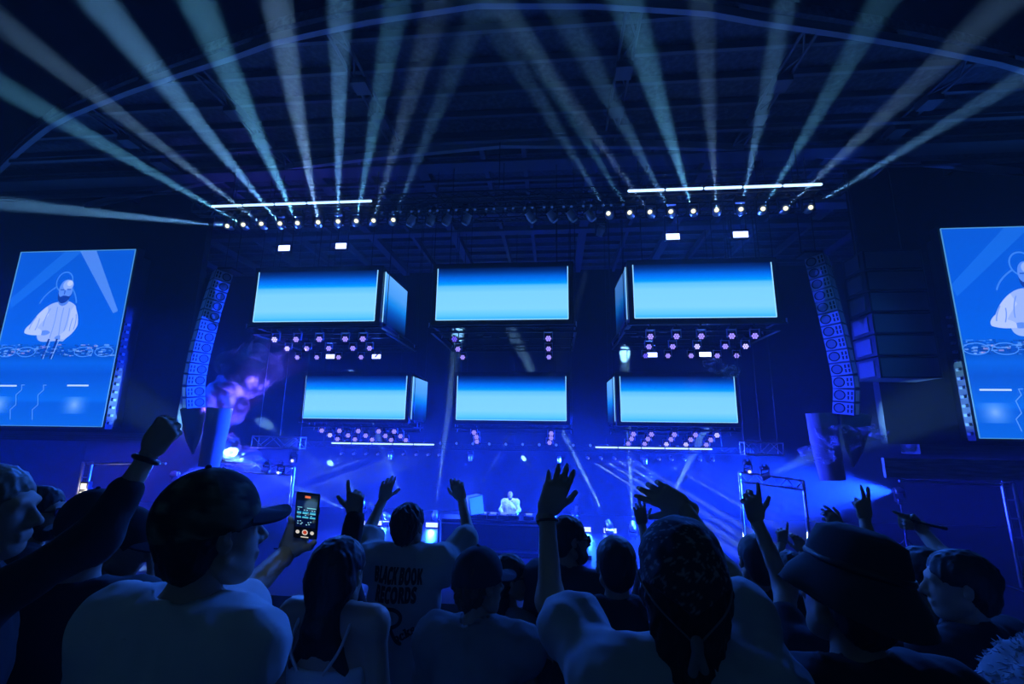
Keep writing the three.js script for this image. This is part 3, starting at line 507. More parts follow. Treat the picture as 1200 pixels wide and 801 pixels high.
// deep blue flood lamps added only to fill the haze over the deck
for (const [x, n] of [[-4.6, 'over the raised phone'], [-1.6, 'beside the performer, phone side'], [1.6, 'beside the performer, bandana side'], [4.6, 'over the bandana']]) movingLight(V(x, 3.62, -4.85), V(0, -1, 0.15), { label: `added deep blue flood lamp on the low truss ${n}`, group: 'added blue floods on the low truss', size: 0.7, k: FLOOD, color: lin(0.012, 0.05, 1), angle: 58, soft: 1, radius: 5, lens: lensBlue });
for (const [x, n] of [[-7.2, 'under the lit-return walls'], [-2.4, 'on the phone side of the booth'], [2.4, 'on the bandana side of the booth'], [7.2, 'under the smoky wall']]) movingLight(V(x, 1.325, -9), V(0, 1, 0.12), { label: `added blue uplight at the back curtain ${n}`, group: 'added blue uplights at the back curtain', standing: true, k: FLOOD * 0.16, color: lin(0.01, 0.045, 1), angle: 40, soft: 1, radius: 6, lens: lensBlue });  // uplights added to make the haze behind the LED walls glow
for (const [x, k, d] of [[12.6, WING, V(-1, -0.02, 0.06)], [-12.8, WING * 0.45, V(1, 0.0, 0.06)]]) { const st = thing('added_light_stand', x > 0 ? 'added light stand in the wing behind the pale shroud' : 'added light stand in the wing behind the violet smoke', 'light stand', V(x, 0.9, -4.6)); new MB().bar(V(0, 0, 0), V(0, 1.52, 0), 0.03, 8).build('pole', M.blackMetal, st); for (let q = 0; q < 3; q++) new MB().bar(V(0, 0.5, 0), V(0.4 * Math.cos(q * 2.1), 0.02, 0.4 * Math.sin(q * 2.1)), 0.015, 6).build('leg', M.blackMetal, st);
  movingLight(V(x, 2.845, -4.6), d, { label: x > 0 ? 'added deep blue flood lamp standing in the wing behind the pale shroud' : 'added deep blue flood lamp standing in the wing behind the violet smoke', standing: true, k, color: x > 0 ? lin(0.004, 0.035, 1) : lin(0.012, 0.03, 1), angle: 24, soft: 1, radius: 6, lens: lensBlue }); }  // lamps and stands added to brighten the low haze from the wings
// uplights added to colour the wing smoke, front light added to brighten the performer
movingLight(V(-9.0, 1.24, -2.2), V(0.18, 1, 0.1), { standing: true, label: 'added violet uplight standing below the violet smoke', k: VIOLET * 0.12, color: lin(0.07, 0.05, 1), angle: 22, soft: 1, radius: 6, lens: lensBlue, size: 0.8 });
movingLight(V(9.6, 1.24, -2.0), V(0.15, 1, 0.1), { standing: true, label: 'added blue uplight standing below the pale wisps of smoke', k: VIOLET * 0.1, color: lin(0.02, 0.1, 1), angle: 20, soft: 1, radius: 6, lens: lensBlue, size: 0.8 });
movingLight(V(2.75, 10.06, -0.02), V(-2.75, -7.8, -4.0), { label: 'added front light on the roof truss aimed down at the performer', k: 900, color: lin(0.25, 0.55, 1), angle: 3.2, soft: 0.8, radius: 4, lens: lensBlue });

// ---------------------------------------------------------------- the booth
{
  const z = -3.3, top = atZ(598, 607, z).y, t = thing('dj_booth', 'wide dark booth table with glossy front on the stage deck', 'booth', V(0, 0.9, z));
  const w = 4.2, h = top - 0.9;
  mesh('tabletop', new RoundedBoxGeometry(w, 0.06, 0.8, 1, 0.01), M.blackMetal, t).position.set(0, h - 0.03, 0);
  mesh('front_panel', new THREE.BoxGeometry(w, h - 0.06, 0.05), std(lin(0.04, 0.045, 0.06), 0.25, 0.3), t).position.set(0, (h - 0.06) / 2, 0.36);
  for (const s of [-1, 1]) mesh('end_panel', new THREE.BoxGeometry(0.05, h - 0.06, 0.7), M.blackMetal, t).position.set(s * (w / 2 - 0.05), (h - 0.06) / 2, 0);
  mesh('trim_strip', new THREE.BoxGeometry(w, 0.05, 0.03), M.silver, t).position.set(0, h - 0.12, 0.4);
  mesh('plinth', new THREE.BoxGeometry(w + 0.8, 0.12, 1.4), M.deck, t).position.set(0, 0.06, 0.1);
  for (const s of [-1, 1]) mesh('leg', new THREE.BoxGeometry(0.06, h - 0.06, 0.06), M.alu, t).position.set(s * (w / 2 + 0.1), (h - 0.06) / 2, 0.3);
  // players and mixer
  const deckY = top;
  const player = (x) => { const p = thing('media_player', 'disc player with a round jog wheel on the booth table', 'player', V(x, deckY, z + 0.05), 'players on the booth'); mesh('body', new RoundedBoxGeometry(0.32, 0.11, 0.4, 1, 0.012), M.black, p).position.y = 0.055; mesh('jog_wheel', new THREE.CylinderGeometry(0.1, 0.105, 0.02, 20), M.silver, p).position.set(0, 0.118, 0.05); const d = mesh('display', new THREE.BoxGeometry(0.2, 0.01, 0.09), glowMat(lin(0.3, 0.5, 1.2), 0.7), p); d.position.set(0, 0.13, -0.12); d.rotation.x = 0.4; const b = new MB(); for (let k = 0; k < 4; k++) b.box(-0.13, 0.115, -0.02 + k * 0.05, 0.02, 0.012, 0.02); b.build('button', M.silver, p); return p; };
  [[-0.86, 'third', 'phone'], [-0.53, 'second', 'phone'], [-0.2, 'first', 'phone'], [0.62, 'first', 'bandana'], [1.0, 'second', 'bandana'], [1.38, 'third', 'bandana']].forEach(([x, n, sd]) => { player(x).userData.label = `disc player with jog wheel, ${n} from the performer on the ${sd} side of the booth`; });
  const mx = thing('mixer', 'mixer with rows of knobs between the players on the booth table', 'mixer', V(0.14, deckY, z + 0.05)); mesh('body', new RoundedBoxGeometry(0.36, 0.12, 0.4, 1, 0.012), M.blackMetal, mx).position.y = 0.06; for (let i = 0; i < 4; i++) for (let j = 0; j < 5; j++) mesh('knob', new THREE.CylinderGeometry(0.012, 0.014, 0.025, 8), M.silver, mx).position.set(-0.12 + i * 0.08, 0.13, -0.15 + j * 0.07);
  const mp = atZ(556, 594, z - 0.1), mo = thing('monitor_speaker', 'tilted dark monitor speaker at the end of the booth', 'loudspeaker', V(mp.x, deckY, z)); const mb = mesh('cabinet', new RoundedBoxGeometry(0.5, 0.62, 0.4, 1, 0.02), M.cab, mo); mb.position.y = 0.36; mb.rotation.y = 0.6; mb.rotation.z = 0.14; mesh('grille', new THREE.PlaneGeometry(0.44, 0.56), M.grille, mb).position.z = 0.202; new MB().box(0, 0.03, 0, 0.4, 0.06, 0.36).build('stand', M.blackMetal, mo);
}
// lamps far behind the audience that tint the shirt backs
{
  const t = thing('house_tower', 'lighting tower standing behind the crowd', 'lighting tower', V(2, floorY(15), 27));
  for (const s of [-1, 1]) new MB().bar(V(s * 0.8, 0, 0), V(s * 0.8, 6, 0), 0.06, 8).build('post', M.alu, t);
  new MB().bar(V(-1.6, 6, 0), V(1.6, 6, 0), 0.06, 8).build('cross_bar', M.alu, t);
  for (const s of [-1, 1]) { const p = V(2 + s * 1.2, floorY(15) + 5.6, 27); movingLight(p, V(0, -0.22, -1), { label: 'house flood lamp on the tower behind the crowd', group: 'house floods behind the crowd', k: HOUSE, color: lin(0.025, 0.38, 0.9), angle: 30, soft: 1, radius: 10, size: 1.2 });
    const q = V(2 + s * 0.5, floorY(15) + 5.6, 27); movingLight(q, V(s * 8.6, 6.9, 0).sub(q), { label: `added spot behind the crowd, aimed at the curved column by the ${s < 0 ? 'whole' : 'cut-off'} tall screen`, k: 900, color: lin(0.02, 0.22, 1), angle: 5, soft: 0.8, radius: 5, size: 1.1, lens: lensBlue }); }  // narrow spots added to brighten the speaker columns
}

// ---------------------------------------------------------------- people: joints with radii, a smooth union of tapered capsules, meshed with surface nets
function surfaceNets(f, lo, hi, c) {
  const n = ['x', 'y', 'z'].map((k) => Math.ceil((hi[k] - lo[k]) / c) + 2), [nx, ny, nz] = n, B = 6, R = B * c * 0.9;
  const val = new Float32Array(nx * ny * nz), id = (i, j, k) => i + nx * (j + ny * k);
  for (let k0 = 0; k0 < nz; k0 += B) for (let j0 = 0; j0 < ny; j0 += B) for (let i0 = 0; i0 < nx; i0 += B) {
    const h = (B - 1) / 2, d = f(lo.x + (i0 + h) * c, lo.y + (j0 + h) * c, lo.z + (k0 + h) * c), far = Math.abs(d) > R * 1.5;
    for (let k = k0; k < Math.min(nz, k0 + B); k++) for (let j = j0; j < Math.min(ny, j0 + B); j++) for (let i = i0; i < Math.min(nx, i0 + B); i++) val[id(i, j, k)] = far ? d : f(lo.x + i * c, lo.y + j * c, lo.z + k * c);
  }
  const vert = new Int32Array(nx * ny * nz).fill(-1), pos = [], index = [], E = [[0, 1], [2, 3], [4, 5], [6, 7], [0, 2], [1, 3], [4, 6], [5, 7], [0, 4], [1, 5], [2, 6], [3, 7]];
  const v = new Float32Array(8);
  for (let k = 0; k < nz - 1; k++) for (let j = 0; j < ny - 1; j++) for (let i = 0; i < nx - 1; i++) {
    let m = 0; for (let q = 0; q < 8; q++) { v[q] = val[id(i + (q & 1), j + ((q >> 1) & 1), k + (q >> 2))]; if (v[q] < 0) m |= 1 << q; }
    if (m === 0 || m === 255) continue;
    let x = 0, y = 0, z = 0, s = 0;
    for (const [a, b] of E) if ((v[a] < 0) !== (v[b] < 0)) { const t = v[a] / (v[a] - v[b]); x += (a & 1) + t * ((b & 1) - (a & 1)); y += ((a >> 1) & 1) + t * (((b >> 1) & 1) - ((a >> 1) & 1)); z += (a >> 2) + t * ((b >> 2) - (a >> 2)); s++; }
    vert[id(i, j, k)] = pos.length / 3; pos.push(lo.x + (i + x / s) * c, lo.y + (j + y / s) * c, lo.z + (k + z / s) * c);
  }
  const quad = (a, b, d, e, flip) => { if (a < 0 || b < 0 || d < 0 || e < 0) return; if (flip) index.push(a, d, b, a, e, d); else index.push(a, b, d, a, d, e); };
  for (let k = 1; k < nz - 1; k++) for (let j = 1; j < ny - 1; j++) for (let i = 1; i < nx - 1; i++) {
    const s = val[id(i, j, k)] < 0;
    if (s !== val[id(i + 1, j, k)] < 0) quad(vert[id(i, j - 1, k - 1)], vert[id(i, j, k - 1)], vert[id(i, j, k)], vert[id(i, j - 1, k)], !s);
    if (s !== val[id(i, j + 1, k)] < 0) quad(vert[id(i - 1, j, k - 1)], vert[id(i - 1, j, k)], vert[id(i, j, k)], vert[id(i, j, k - 1)], !s);
    if (s !== val[id(i, j, k + 1)] < 0) quad(vert[id(i - 1, j - 1, k)], vert[id(i, j - 1, k)], vert[id(i, j, k)], vert[id(i - 1, j, k)], !s);
  }
  const g = new THREE.BufferGeometry(); g.setAttribute('position', new THREE.Float32BufferAttribute(pos, 3)); g.setIndex(index); g.computeVertexNormals(); return g;
}
// one shape = a list of primitives; caps are [ax, ay, az, ra, bx, by, bz, rb]
class Blob {
  constructor(k = 0.03) { this.k = k; this.c = []; this.lo = V(1e9, 1e9, 1e9); this.hi = V(-1e9, -1e9, -1e9); this.cut = []; this.warp = null; }
  grow(p, r) { this.lo.min(V(p.x - r, p.y - r, p.z - r)); this.hi.max(V(p.x + r, p.y + r, p.z + r)); }
  cap(a, b, ra, rb = ra, k) { this.grow(a, ra + 0.03); this.grow(b, rb + 0.03); const d = b.clone().sub(a), l2 = Math.max(d.lengthSq(), 1e-9); this.c.push((x, y, z) => { const px = x - a.x, py = y - a.y, pz = z - a.z, t = Math.max(0, Math.min(1, (px * d.x + py * d.y + pz * d.z) / l2)); return Math.hypot(px - t * d.x, py - t * d.y, pz - t * d.z) - ra - t * (rb - ra); }); if (k) this.c[this.c.length - 1].k = k; return this; }
  ell(c, X, Y, Z, rx, ry, rz, k) { this.grow(c, Math.max(rx, ry, rz) + 0.03); const fn = (x, y, z) => { const px = x - c.x, py = y - c.y, pz = z - c.z, u = (px * X.x + py * X.y + pz * X.z) / rx, v = (px * Y.x + py * Y.y + pz * Y.z) / ry, w = (px * Z.x + py * Z.y + pz * Z.z) / rz, k0 = Math.hypot(u, v, w), k1 = Math.hypot(u / rx, v / ry, w / rz); return k1 < 1e-6 ? -Math.min(rx, ry, rz) : k0 * (k0 - 1) / k1; }; if (k) fn.k = k; this.c.push(fn); return this; }
  sub(fn, k = 0.008) { this.cut.push([fn, k]); return this; }
  eval(x, y, z) {
    if (this.warp) { const w = this.warp(x, y, z); return this.raw(x, y, z) - w; }
    return this.raw(x, y, z);
  }
  raw(x, y, z) {
    let d = 1e3; for (const f of this.c) { const e = f(x, y, z), k = f.k ?? this.k, h = Math.max(k - Math.abs(d - e), 0) / k; d = Math.min(d, e) - h * h * k * 0.25; }
    for (const [f, k] of this.cut) { const e = -f(x, y, z), h = Math.max(k - Math.abs(d - e), 0) / k; d = Math.max(d, e) + h * h * k * 0.25; }
    return d;
  }
  mesh(c, origin) { const g = surfaceNets((x, y, z) => this.eval(x, y, z), this.lo, this.hi, c); if (origin) g.translate(-origin.x, -origin.y, -origin.z); return g; }
}
const UPV = V(0, 1, 0);
const facing = (deg) => ({ F: V(Math.sin(deg * RAD), 0, -Math.cos(deg * RAD)), R: V(Math.cos(deg * RAD), 0, Math.sin(deg * RAD)) });
// the point on the ray of a pixel that lies L away from S
function reach(S, px, py, L, near) {
  const d = rayOf(px, py), o = camP.clone().sub(S), a = d.lengthSq(), b = o.dot(d), c = o.lengthSq() - L * L, q = b * b - a * c;
  const t = q <= 0 ? -b / a : (-b + (near ? -1 : 1) * Math.sqrt(q)) / a;
  const p = camP.clone().addScaledVector(d, t), v = p.clone().sub(S); return q <= 0 ? S.clone().addScaledVector(v.normalize(), L) : p;
}
const CURL = { hold: [0.3, 0.16, 0.14, 0.16, 0.2], pointer: [0.05, 0.02, 0.5, 0.6, 0.65], fist: [0.75, 1, 1, 1, 1], open: [0.15, 0.08, 0.05, 0.08, 0.12], relaxed: [0.3, 0.25, 0.4, 0.5, 0.55], point: [0.6, 0.03, 0.95, 1, 1], gun: [0.0, 0.02, 0.95, 1, 1], peace: [0.85, 0.02, 0.04, 0.95, 1], grip: [0.35, 0.55, 0.55, 0.6, 0.6], up: [0.1, 0.05, 0.25, 0.35, 0.4], flat: [0.25, 0.12, 0.15, 0.15, 0.2] };
function handBlob(W, dir, palm, right, pose, s, spread = 1) {
  const b = new Blob(0.008), d = dir.clone().normalize(), n = palm.clone().addScaledVector(d, -palm.dot(d)).normalize(), t = d.clone().cross(n).multiplyScalar(right ? 1 : -1), P = (a, c, e = 0) => W.clone().addScaledVector(d, a * s).addScaledVector(t, c * s).addScaledVector(n, e * s), curl = CURL[pose];
  b.cap(P(-0.03, 0), P(0.01, 0), 0.026 * s, 0.027 * s, 0.02);
  for (const c of [-0.028, -0.01, 0.01, 0.028]) b.cap(P(0.012, c * 0.75), P(0.09 - (c < 0 ? 0.008 : 0) - (c < -0.02 ? 0.008 : 0), c * 1.05), 0.0145 * s, 0.0125 * s, 0.016);
  b.cap(P(0.02, 0.024, 0.006), P(0.05, 0.03, 0.008), 0.017 * s, 0.014 * s, 0.016);
  const fingers = [[0.03, 0.094, 0.072, 0.0088], [0.0105, 0.098, 0.08, 0.0092], [-0.0095, 0.094, 0.073, 0.0087], [-0.0285, 0.083, 0.057, 0.0077]];
  fingers.forEach(([c, a, L, r], i) => {
    let p = P(a - 0.012, c), u = d.clone().addScaledVector(t, spread * [0.14, 0.03, -0.08, -0.2][i]).normalize(), w = n.clone(), k = curl[i + 1];
    for (const [share, bend, r0, r1] of [[0.46, 78, 1, 0.95], [0.3, 100, 0.95, 0.88], [0.24, 62, 0.88, 0.74]]) {
      const an = (bend * k + 4) * RAD, u2 = u.clone().multiplyScalar(Math.cos(an)).addScaledVector(w, Math.sin(an)); w = w.clone().multiplyScalar(Math.cos(an)).addScaledVector(u, -Math.sin(an)); u = u2.normalize();
      const q = p.clone().addScaledVector(u, L * share * s); b.cap(p, q, r * r0 * s, r * r1 * s); p = q;
    }
  });
  const k = curl[0]; let p = P(0.028, 0.036, 0.006), u = d.clone().multiplyScalar(0.62).addScaledVector(t, 0.78 - 0.9 * k).addScaledVector(n, 0.15 + 0.75 * k).normalize();
  for (const [L, r] of [[0.04, 0.0115], [0.03, 0.0098]]) { const q = p.clone().addScaledVector(u, L * s); b.cap(p, q, r * s, r * 0.9 * s); p = q; u = u.clone().addScaledVector(d, 0.25).addScaledVector(t, -0.9 * k).normalize(); }
  return b;
}
function headBlob(H, X, Y, Z, s, beard) {
  const b = new Blob(0.022), P = (x, y, z) => H.clone().addScaledVector(X, x * s).addScaledVector(Y, y * s).addScaledVector(Z, z * s);
  b.ell(P(0, 0.034, -0.014), X, Y, Z, 0.076 * s, 0.086 * s, 0.096 * s); b.ell(P(0, -0.03, 0.026), X, Y, Z, 0.061 * s, 0.086 * s, 0.066 * s); b.ell(P(0, -0.092, 0.052), X, Y, Z, 0.032 * s, 0.027 * s, 0.032 * s);
  b.cap(P(-0.05, -0.06, 0.0), P(-0.02, -0.096, 0.05), 0.022 * s, 0.02 * s); b.cap(P(0.05, -0.06, 0.0), P(0.02, -0.096, 0.05), 0.022 * s, 0.02 * s);
  b.cap(P(-0.034, 0.022, 0.078), P(0.034, 0.022, 0.078), 0.012 * s, 0.012 * s);
  b.cap(P(0, 0.008, 0.088), P(0, -0.03, 0.11), 0.0075 * s, 0.012 * s, 0.01); b.cap(P(-0.012, -0.036, 0.096), P(0.012, -0.036, 0.096), 0.009 * s, 0.009 * s, 0.01);
  for (const q of [-1, 1]) { const c = P(q * 0.032, 0.002, 0.1); b.sub((x, y, z) => Math.hypot(x - c.x, y - c.y, z - c.z) - 0.017 * s, 0.012); }
  b.cap(P(-0.02, -0.06, 0.084), P(0.02, -0.06, 0.084), 0.008 * s, 0.008 * s, 0.008); b.cap(P(-0.017, -0.07, 0.081), P(0.017, -0.07, 0.081), 0.0085 * s, 0.0085 * s, 0.008);
  for (const q of [-1, 1]) b.ell(P(q * 0.08, -0.002, -0.006), X.clone().addScaledVector(Z, -q * 0.4).normalize(), Y, Z.clone().addScaledVector(X, q * 0.4).normalize(), 0.008 * s, 0.03 * s, 0.018 * s, 0.008);
  for (const q of [-1, 1]) { const c = P(q * 0.094, 0.002, 0.004); b.sub((x, y, z) => Math.hypot(x - c.x, y - c.y, z - c.z) - 0.012 * s, 0.006); }
  if (beard) b.ell(P(0, -0.098, 0.05), X, Y, Z, 0.045 * s, 0.04 * s, 0.042 * s);
  return b;
}
const SKIN = [lin(0.36, 0.22, 0.16), lin(0.45, 0.3, 0.23), lin(0.2, 0.12, 0.085)];
const skinMat = SKIN.map((c) => std(c, 0.5)), hairMat = { dark: std(lin(0.018, 0.015, 0.013), 0.55), brown: std(lin(0.07, 0.045, 0.03), 0.5), fair: std(lin(0.22, 0.16, 0.1), 0.5) };
const cloth = { white: std(lin(0.6, 0.6, 0.6), 0.85), cream: std(lin(0.42, 0.42, 0.42), 0.85), grey: std(lin(0.2, 0.2, 0.21), 0.9), dark: std(lin(0.022, 0.022, 0.026), 0.9), navy: std(lin(0.03, 0.035, 0.05), 0.9), pale: std(lin(0.38, 0.4, 0.44), 0.85), denim: std(lin(0.035, 0.045, 0.07), 0.9), shoe: std(lin(0.03, 0.03, 0.03), 0.7), glass: std(lin(0.01, 0.01, 0.012), 0.12), leather: std(lin(0.025, 0.022, 0.02), 0.4) };
const mergedBody = (list) => mergeGeometries(list.map((g) => { const q = g.toNonIndexed(); return q; }));

function person(o) {
  const near = o.D < 1.6, cb = near ? 0.011 : 0.016, T = o.at ?? atD(o.head[0], o.head[1], o.D), hs = (o.headSize ?? 1) * 1.0, fy = o.floor ?? floorY(T.z), height = T.y - fy;
  const root = V(T.x, fy, T.z), t = thing('person', o.label, 'person', root), { F, R } = facing(o.face ?? 0), fem = o.fem ? 0.88 : 1;
  const hf = facing(o.headYaw ?? o.face ?? 0), pit = (o.pitch ?? 0) * RAD, Z = hf.F.clone().multiplyScalar(Math.cos(pit)).addScaledVector(UPV, Math.sin(pit)), X = UPV.clone().cross(Z).normalize().applyAxisAngle(Z, (o.tilt ?? 0) * RAD), Y = Z.clone().cross(X).normalize();
  const H = T.clone().addScaledVector(UPV, -(0.122 + (o.hatLift ?? 0)) * hs);
  const HP = (x, y, z) => H.clone().addScaledVector(X, x * hs).addScaledVector(Y, y * hs).addScaledVector(Z, z * hs);
  // joints
  const neck = H.clone().add(V(0, -(o.neck ?? 0.165) * hs, 0)).addScaledVector(F, -0.02).addScaledVector(R, o.shift ?? 0), hipY = fy + 0.5 * height, lean = o.lean ?? 0, pelvis = V(neck.x, hipY, neck.z).addScaledVector(F, -lean), TP = (r, y, f) => { const k = Math.max(0, Math.min(1, (neck.y - (neck.y + y)) / Math.max(0.1, neck.y - hipY))); return V(neck.x, neck.y + y, neck.z).lerp(V(pelvis.x, neck.y + y, pelvis.z), k).addScaledVector(R, r).addScaledVector(F, f); };
  const sw = (o.shoulders ?? 0.185) * fem, bw = (o.bulk ?? 1) * fem, tl = neck.y - hipY;
  const sh = [-1, 1].map((s) => TP(s * sw, -0.055 + (o.shrug ?? 0), 0)), arms = [o.armL, o.armR].map((a, i) => {
    const s = i ? 1 : -1, S = sh[i], L1 = 0.285 * fem * (o.armScale ?? 1), L2 = 0.255 * fem * (o.armScale ?? 1);
    if (!a) { const E = S.clone().add(V(0, -L1, 0)).addScaledVector(R, s * 0.05), Wr = E.clone().add(V(0, -L2 * 0.95, 0)).addScaledVector(F, 0.09); return { S, E, W: Wr, dir: V(0, -1, 0).addScaledVector(F, 0.15), palm: R.clone().multiplyScalar(-s), pose: 'relaxed', hide: true }; }
    if (a.abs) { const E = S.clone().add(a.abs[0]), Wr = E.clone().add(a.abs[1]); return { S, E, W: Wr, dir: a.dir, palm: a.palm, pose: a.pose ?? 'relaxed' }; }
    const E = reach(S, a.el[0], a.el[1], L1, a.elNear), Wr = reach(E, a.wr[0], a.wr[1], L2, a.wrNear), dep = Wr.clone().sub(camP).applyQuaternion(camQ.clone().invert()).z * -1, tip = atD(a.tip[0], a.tip[1], dep + (a.tipD ?? 0)), fwd = rayOf(600, 400);
    return { S, E, W: Wr, dir: tip.sub(Wr), palm: fwd.multiplyScalar(a.palm ?? 1).addScaledVector(R, a.palmSide ?? 0), pose: a.pose ?? 'open', spread: a.spread };
  });
  // body: trunk, limbs, head and hands in one geometry
  const b = new Blob(0.035);
  const trunk = (q, inf, z = 1) => { q.ell(TP(0, -0.2, 0.0), R, UPV, F, 0.165 * bw + inf, 0.19 + inf, 0.112 * bw + inf); q.ell(TP(0, -tl * 0.72, 0), R, UPV, F, 0.142 * bw + inf, 0.19 + inf, 0.102 * bw + inf); q.ell(TP(0, -tl, 0), R, UPV, F, 0.162 * bw + inf, 0.13 + inf, 0.118 * bw + inf); q.cap(sh[0], sh[1], 0.058 * fem + inf); for (const i of [0, 1]) q.cap(TP(0, -0.01, -0.01), sh[i], 0.045 * fem + inf * 0.7, 0.055 * fem + inf); };
  trunk(b, 0); b.cap(HP(0, -0.05, -0.02), TP(0, -0.04, 0), 0.05 * fem, 0.056 * fem);
  arms.forEach((a) => { b.cap(a.S, a.E, 0.05 * bw, 0.041 * bw); b.cap(a.E, a.W, 0.041 * bw, 0.027 * fem); });
  const hip = [-1, 1].map((s) => TP(s * 0.088, -tl - 0.03, 0)), knee = hip.map((p, i) => V(p.x, fy + 0.26 * height, p.z).addScaledVector(F, 0.03).addScaledVector(R, (i ? 1 : -1) * 0.02)), ank = knee.map((p, i) => V(p.x, fy + 0.085, p.z).addScaledVector(F, -0.05));
  hip.forEach((p, i) => { b.cap(p, knee[i], 0.08 * bw, 0.055); b.cap(knee[i], ank[i], 0.055, 0.036); });
  const list = [b.mesh(cb, root), headBlob(H, X, Y, Z, hs, false).mesh(near ? 0.0042 : 0.0065, root)];
  arms.forEach((a, i) => list.push(handBlob(a.W, a.dir, a.palm, i === 1, a.pose, (o.handSize ?? 1) * (o.fem ? 0.93 : 1), a.spread).mesh(a.hide ? 0.006 : near ? 0.0034 : 0.0042, root)));
  mesh('body', mergedBody(list), skinMat[o.skin ?? 0], t);
  // clothing
  const fold = (amp, f = 9) => (x, y, z) => amp * noise.noise(x * f, y * f * 0.45, z * f) + amp * 0.6 * noise.noise(x * f * 2.3 + 7, y * f * 1.6, z * f * 2.3);
  if (o.top !== null) {
    const s = new Blob(0.04), tp = { kind: 'tee', mat: cloth.dark, ...o.top }; trunk(s, tp.loose ?? 0.02); s.cap(TP(-0.07, -tl + 0.03, 0), TP(0.07, -tl + 0.03, 0), 0.125 * bw);
    arms.forEach((a) => { if (tp.kind === 'long') { s.cap(a.S, a.E, 0.066 * bw, 0.058 * bw); s.cap(a.E, a.E.clone().lerp(a.W, tp.cuff ?? 0.92), 0.058 * bw, 0.044); } else if (tp.kind === 'tee') s.cap(a.S, a.S.clone().lerp(a.E, tp.sleeve ?? 0.62), 0.068 * bw, (tp.wide ?? 0.07) * bw); });
    const nk = TP(0, 0.02, 0.015), nr = tp.kind === 'crop' ? 0.12 : 0.066; s.sub((x, y, z) => Math.hypot(x - nk.x, (y - nk.y) * 0.8, z - nk.z) - nr, 0.01);
    const hem = hipY - (tp.hem ?? 0.1); s.sub((x, y) => y - hem < 0 ? -(hem - y) * -1 : -(y - hem), 0.01); s.cut.pop(); s.sub((x, y) => y - hem, 0.012);
    s.warp = fold(tp.folds ?? 0.009, tp.foldScale ?? 10);
    if (tp.kind === 'crop') { const y1 = neck.y - (tp.from ?? 0.3), y2 = neck.y - (tp.to ?? 0.4); s.sub((x, y) => y1 - y, 0.004); s.sub((x, y) => y - y2, 0.004); s.warp = null; }
    const sm = mesh(tp.name ?? (tp.kind === 'long' ? 'jacket' : tp.kind === 'crop' ? 'crop_top' : 't_shirt'), s.mesh(cb * 0.8, root), tp.mat, t);
    if (tp.collar) { const c = new Blob(0.01); for (let k = 0; k < 14; k++) { const a0 = (k / 14) * 6.283, a1 = ((k + 1) / 14) * 6.283, q = (a, r, y) => TP(Math.cos(a) * r, y + 0.012 * Math.sin(a * 1), Math.sin(a) * r * 0.95); c.cap(q(a0, 0.07, 0.035), q(a1, 0.07, 0.035), 0.008); c.cap(q(a0, 0.082, 0.012), q(a1, 0.082, 0.012), 0.012); c.cap(q(a0, 0.096, -0.014), q(a1, 0.096, -0.014), 0.012); } mesh('collar', c.mesh(0.006, root), tp.mat, sm); }
    if (tp.hood) { const c = new Blob(0.05); c.cap(TP(-0.11, -0.0, -0.06), TP(0, -0.05, -0.12), 0.05, 0.06); c.cap(TP(0.11, -0.0, -0.06), TP(0, -0.05, -0.12), 0.05, 0.06); c.warp = fold(0.012); mesh('hood', c.mesh(0.01, root), tp.mat, sm); }
    if (tp.straps) for (const q of [-1, 1]) { const g = new THREE.TubeGeometry(new THREE.CatmullRomCurve3([TP(q * 0.09, -0.0, 0.05), TP(q * 0.1, 0.015, 0), TP(q * 0.095, -0.1, -0.1 * bw - 0.012), TP(q * 0.05, -(tp.from ?? 0.3), -0.118 * bw - 0.01)].map((p) => p.sub(root))), 20, 0.006, 6); mesh('strap', g, tp.mat, sm); }
    if (tp.print) { // flat print on the back of the shirt, lifted a millimetre off the cloth
      const g0 = sm.geometry, P0 = g0.attributes.position, N0 = g0.attributes.normal, c0 = TP(tp.print.dx ?? 0, tp.print.y, 0).sub(root), pos = [], uv = [], nor = [], pw = tp.print.w, ph = tp.print.h, v = V(0, 0, 0), nn = V(0, 0, 0);
      for (let q = 0; q < g0.index.count; q += 3) { const ids = [0, 1, 2].map((r) => g0.index.getX(q + r)), us = ids.map((r) => { v.fromBufferAttribute(P0, r).sub(c0); return [v.dot(R) / pw + 0.5, v.y / ph + 0.5]; }); if (!ids.every((r, m) => nn.fromBufferAttribute(N0, r).dot(F) < -0.15 && us[m][0] > 0 && us[m][0] < 1 && us[m][1] > 0 && us[m][1] < 1)) continue; ids.forEach((r, m) => { v.fromBufferAttribute(P0, r); nn.fromBufferAttribute(N0, r); pos.push(v.x + nn.x * 0.0015, v.y + nn.y * 0.0015, v.z + nn.z * 0.0015); nor.push(nn.x, nn.y, nn.z); uv.push(...us[m]); }); }
      const pg = new THREE.BufferGeometry(); pg.setAttribute('position', new THREE.Float32BufferAttribute(pos, 3)); pg.setAttribute('normal', new THREE.Float32BufferAttribute(nor, 3)); pg.setAttribute('uv', new THREE.Float32BufferAttribute(uv, 2));
      mesh('shirt_print', pg, tp.print.mat, sm).userData.label = tp.print.label;
    }
    if (o.shaggy) { const src = sm.geometry.attributes.position, nr2 = sm.geometry.attributes.normal, bb = new MB(); for (let k = 0; k < 6000; k++) { const r = Math.floor(rnd() * src.count), p = V(0, 0, 0).fromBufferAttribute(src, r), d = V(0, 0, 0).fromBufferAttribute(nr2, r).add(V(rnd() - 0.5, rnd() - 0.9, rnd() - 0.5)); bb.bar(p, p.clone().addScaledVector(d, 0.011), 0.003, 3, 0.001); } const m = bb.build('shag', tp.mat, sm); m.userData.kind = 'stuff'; }
  }
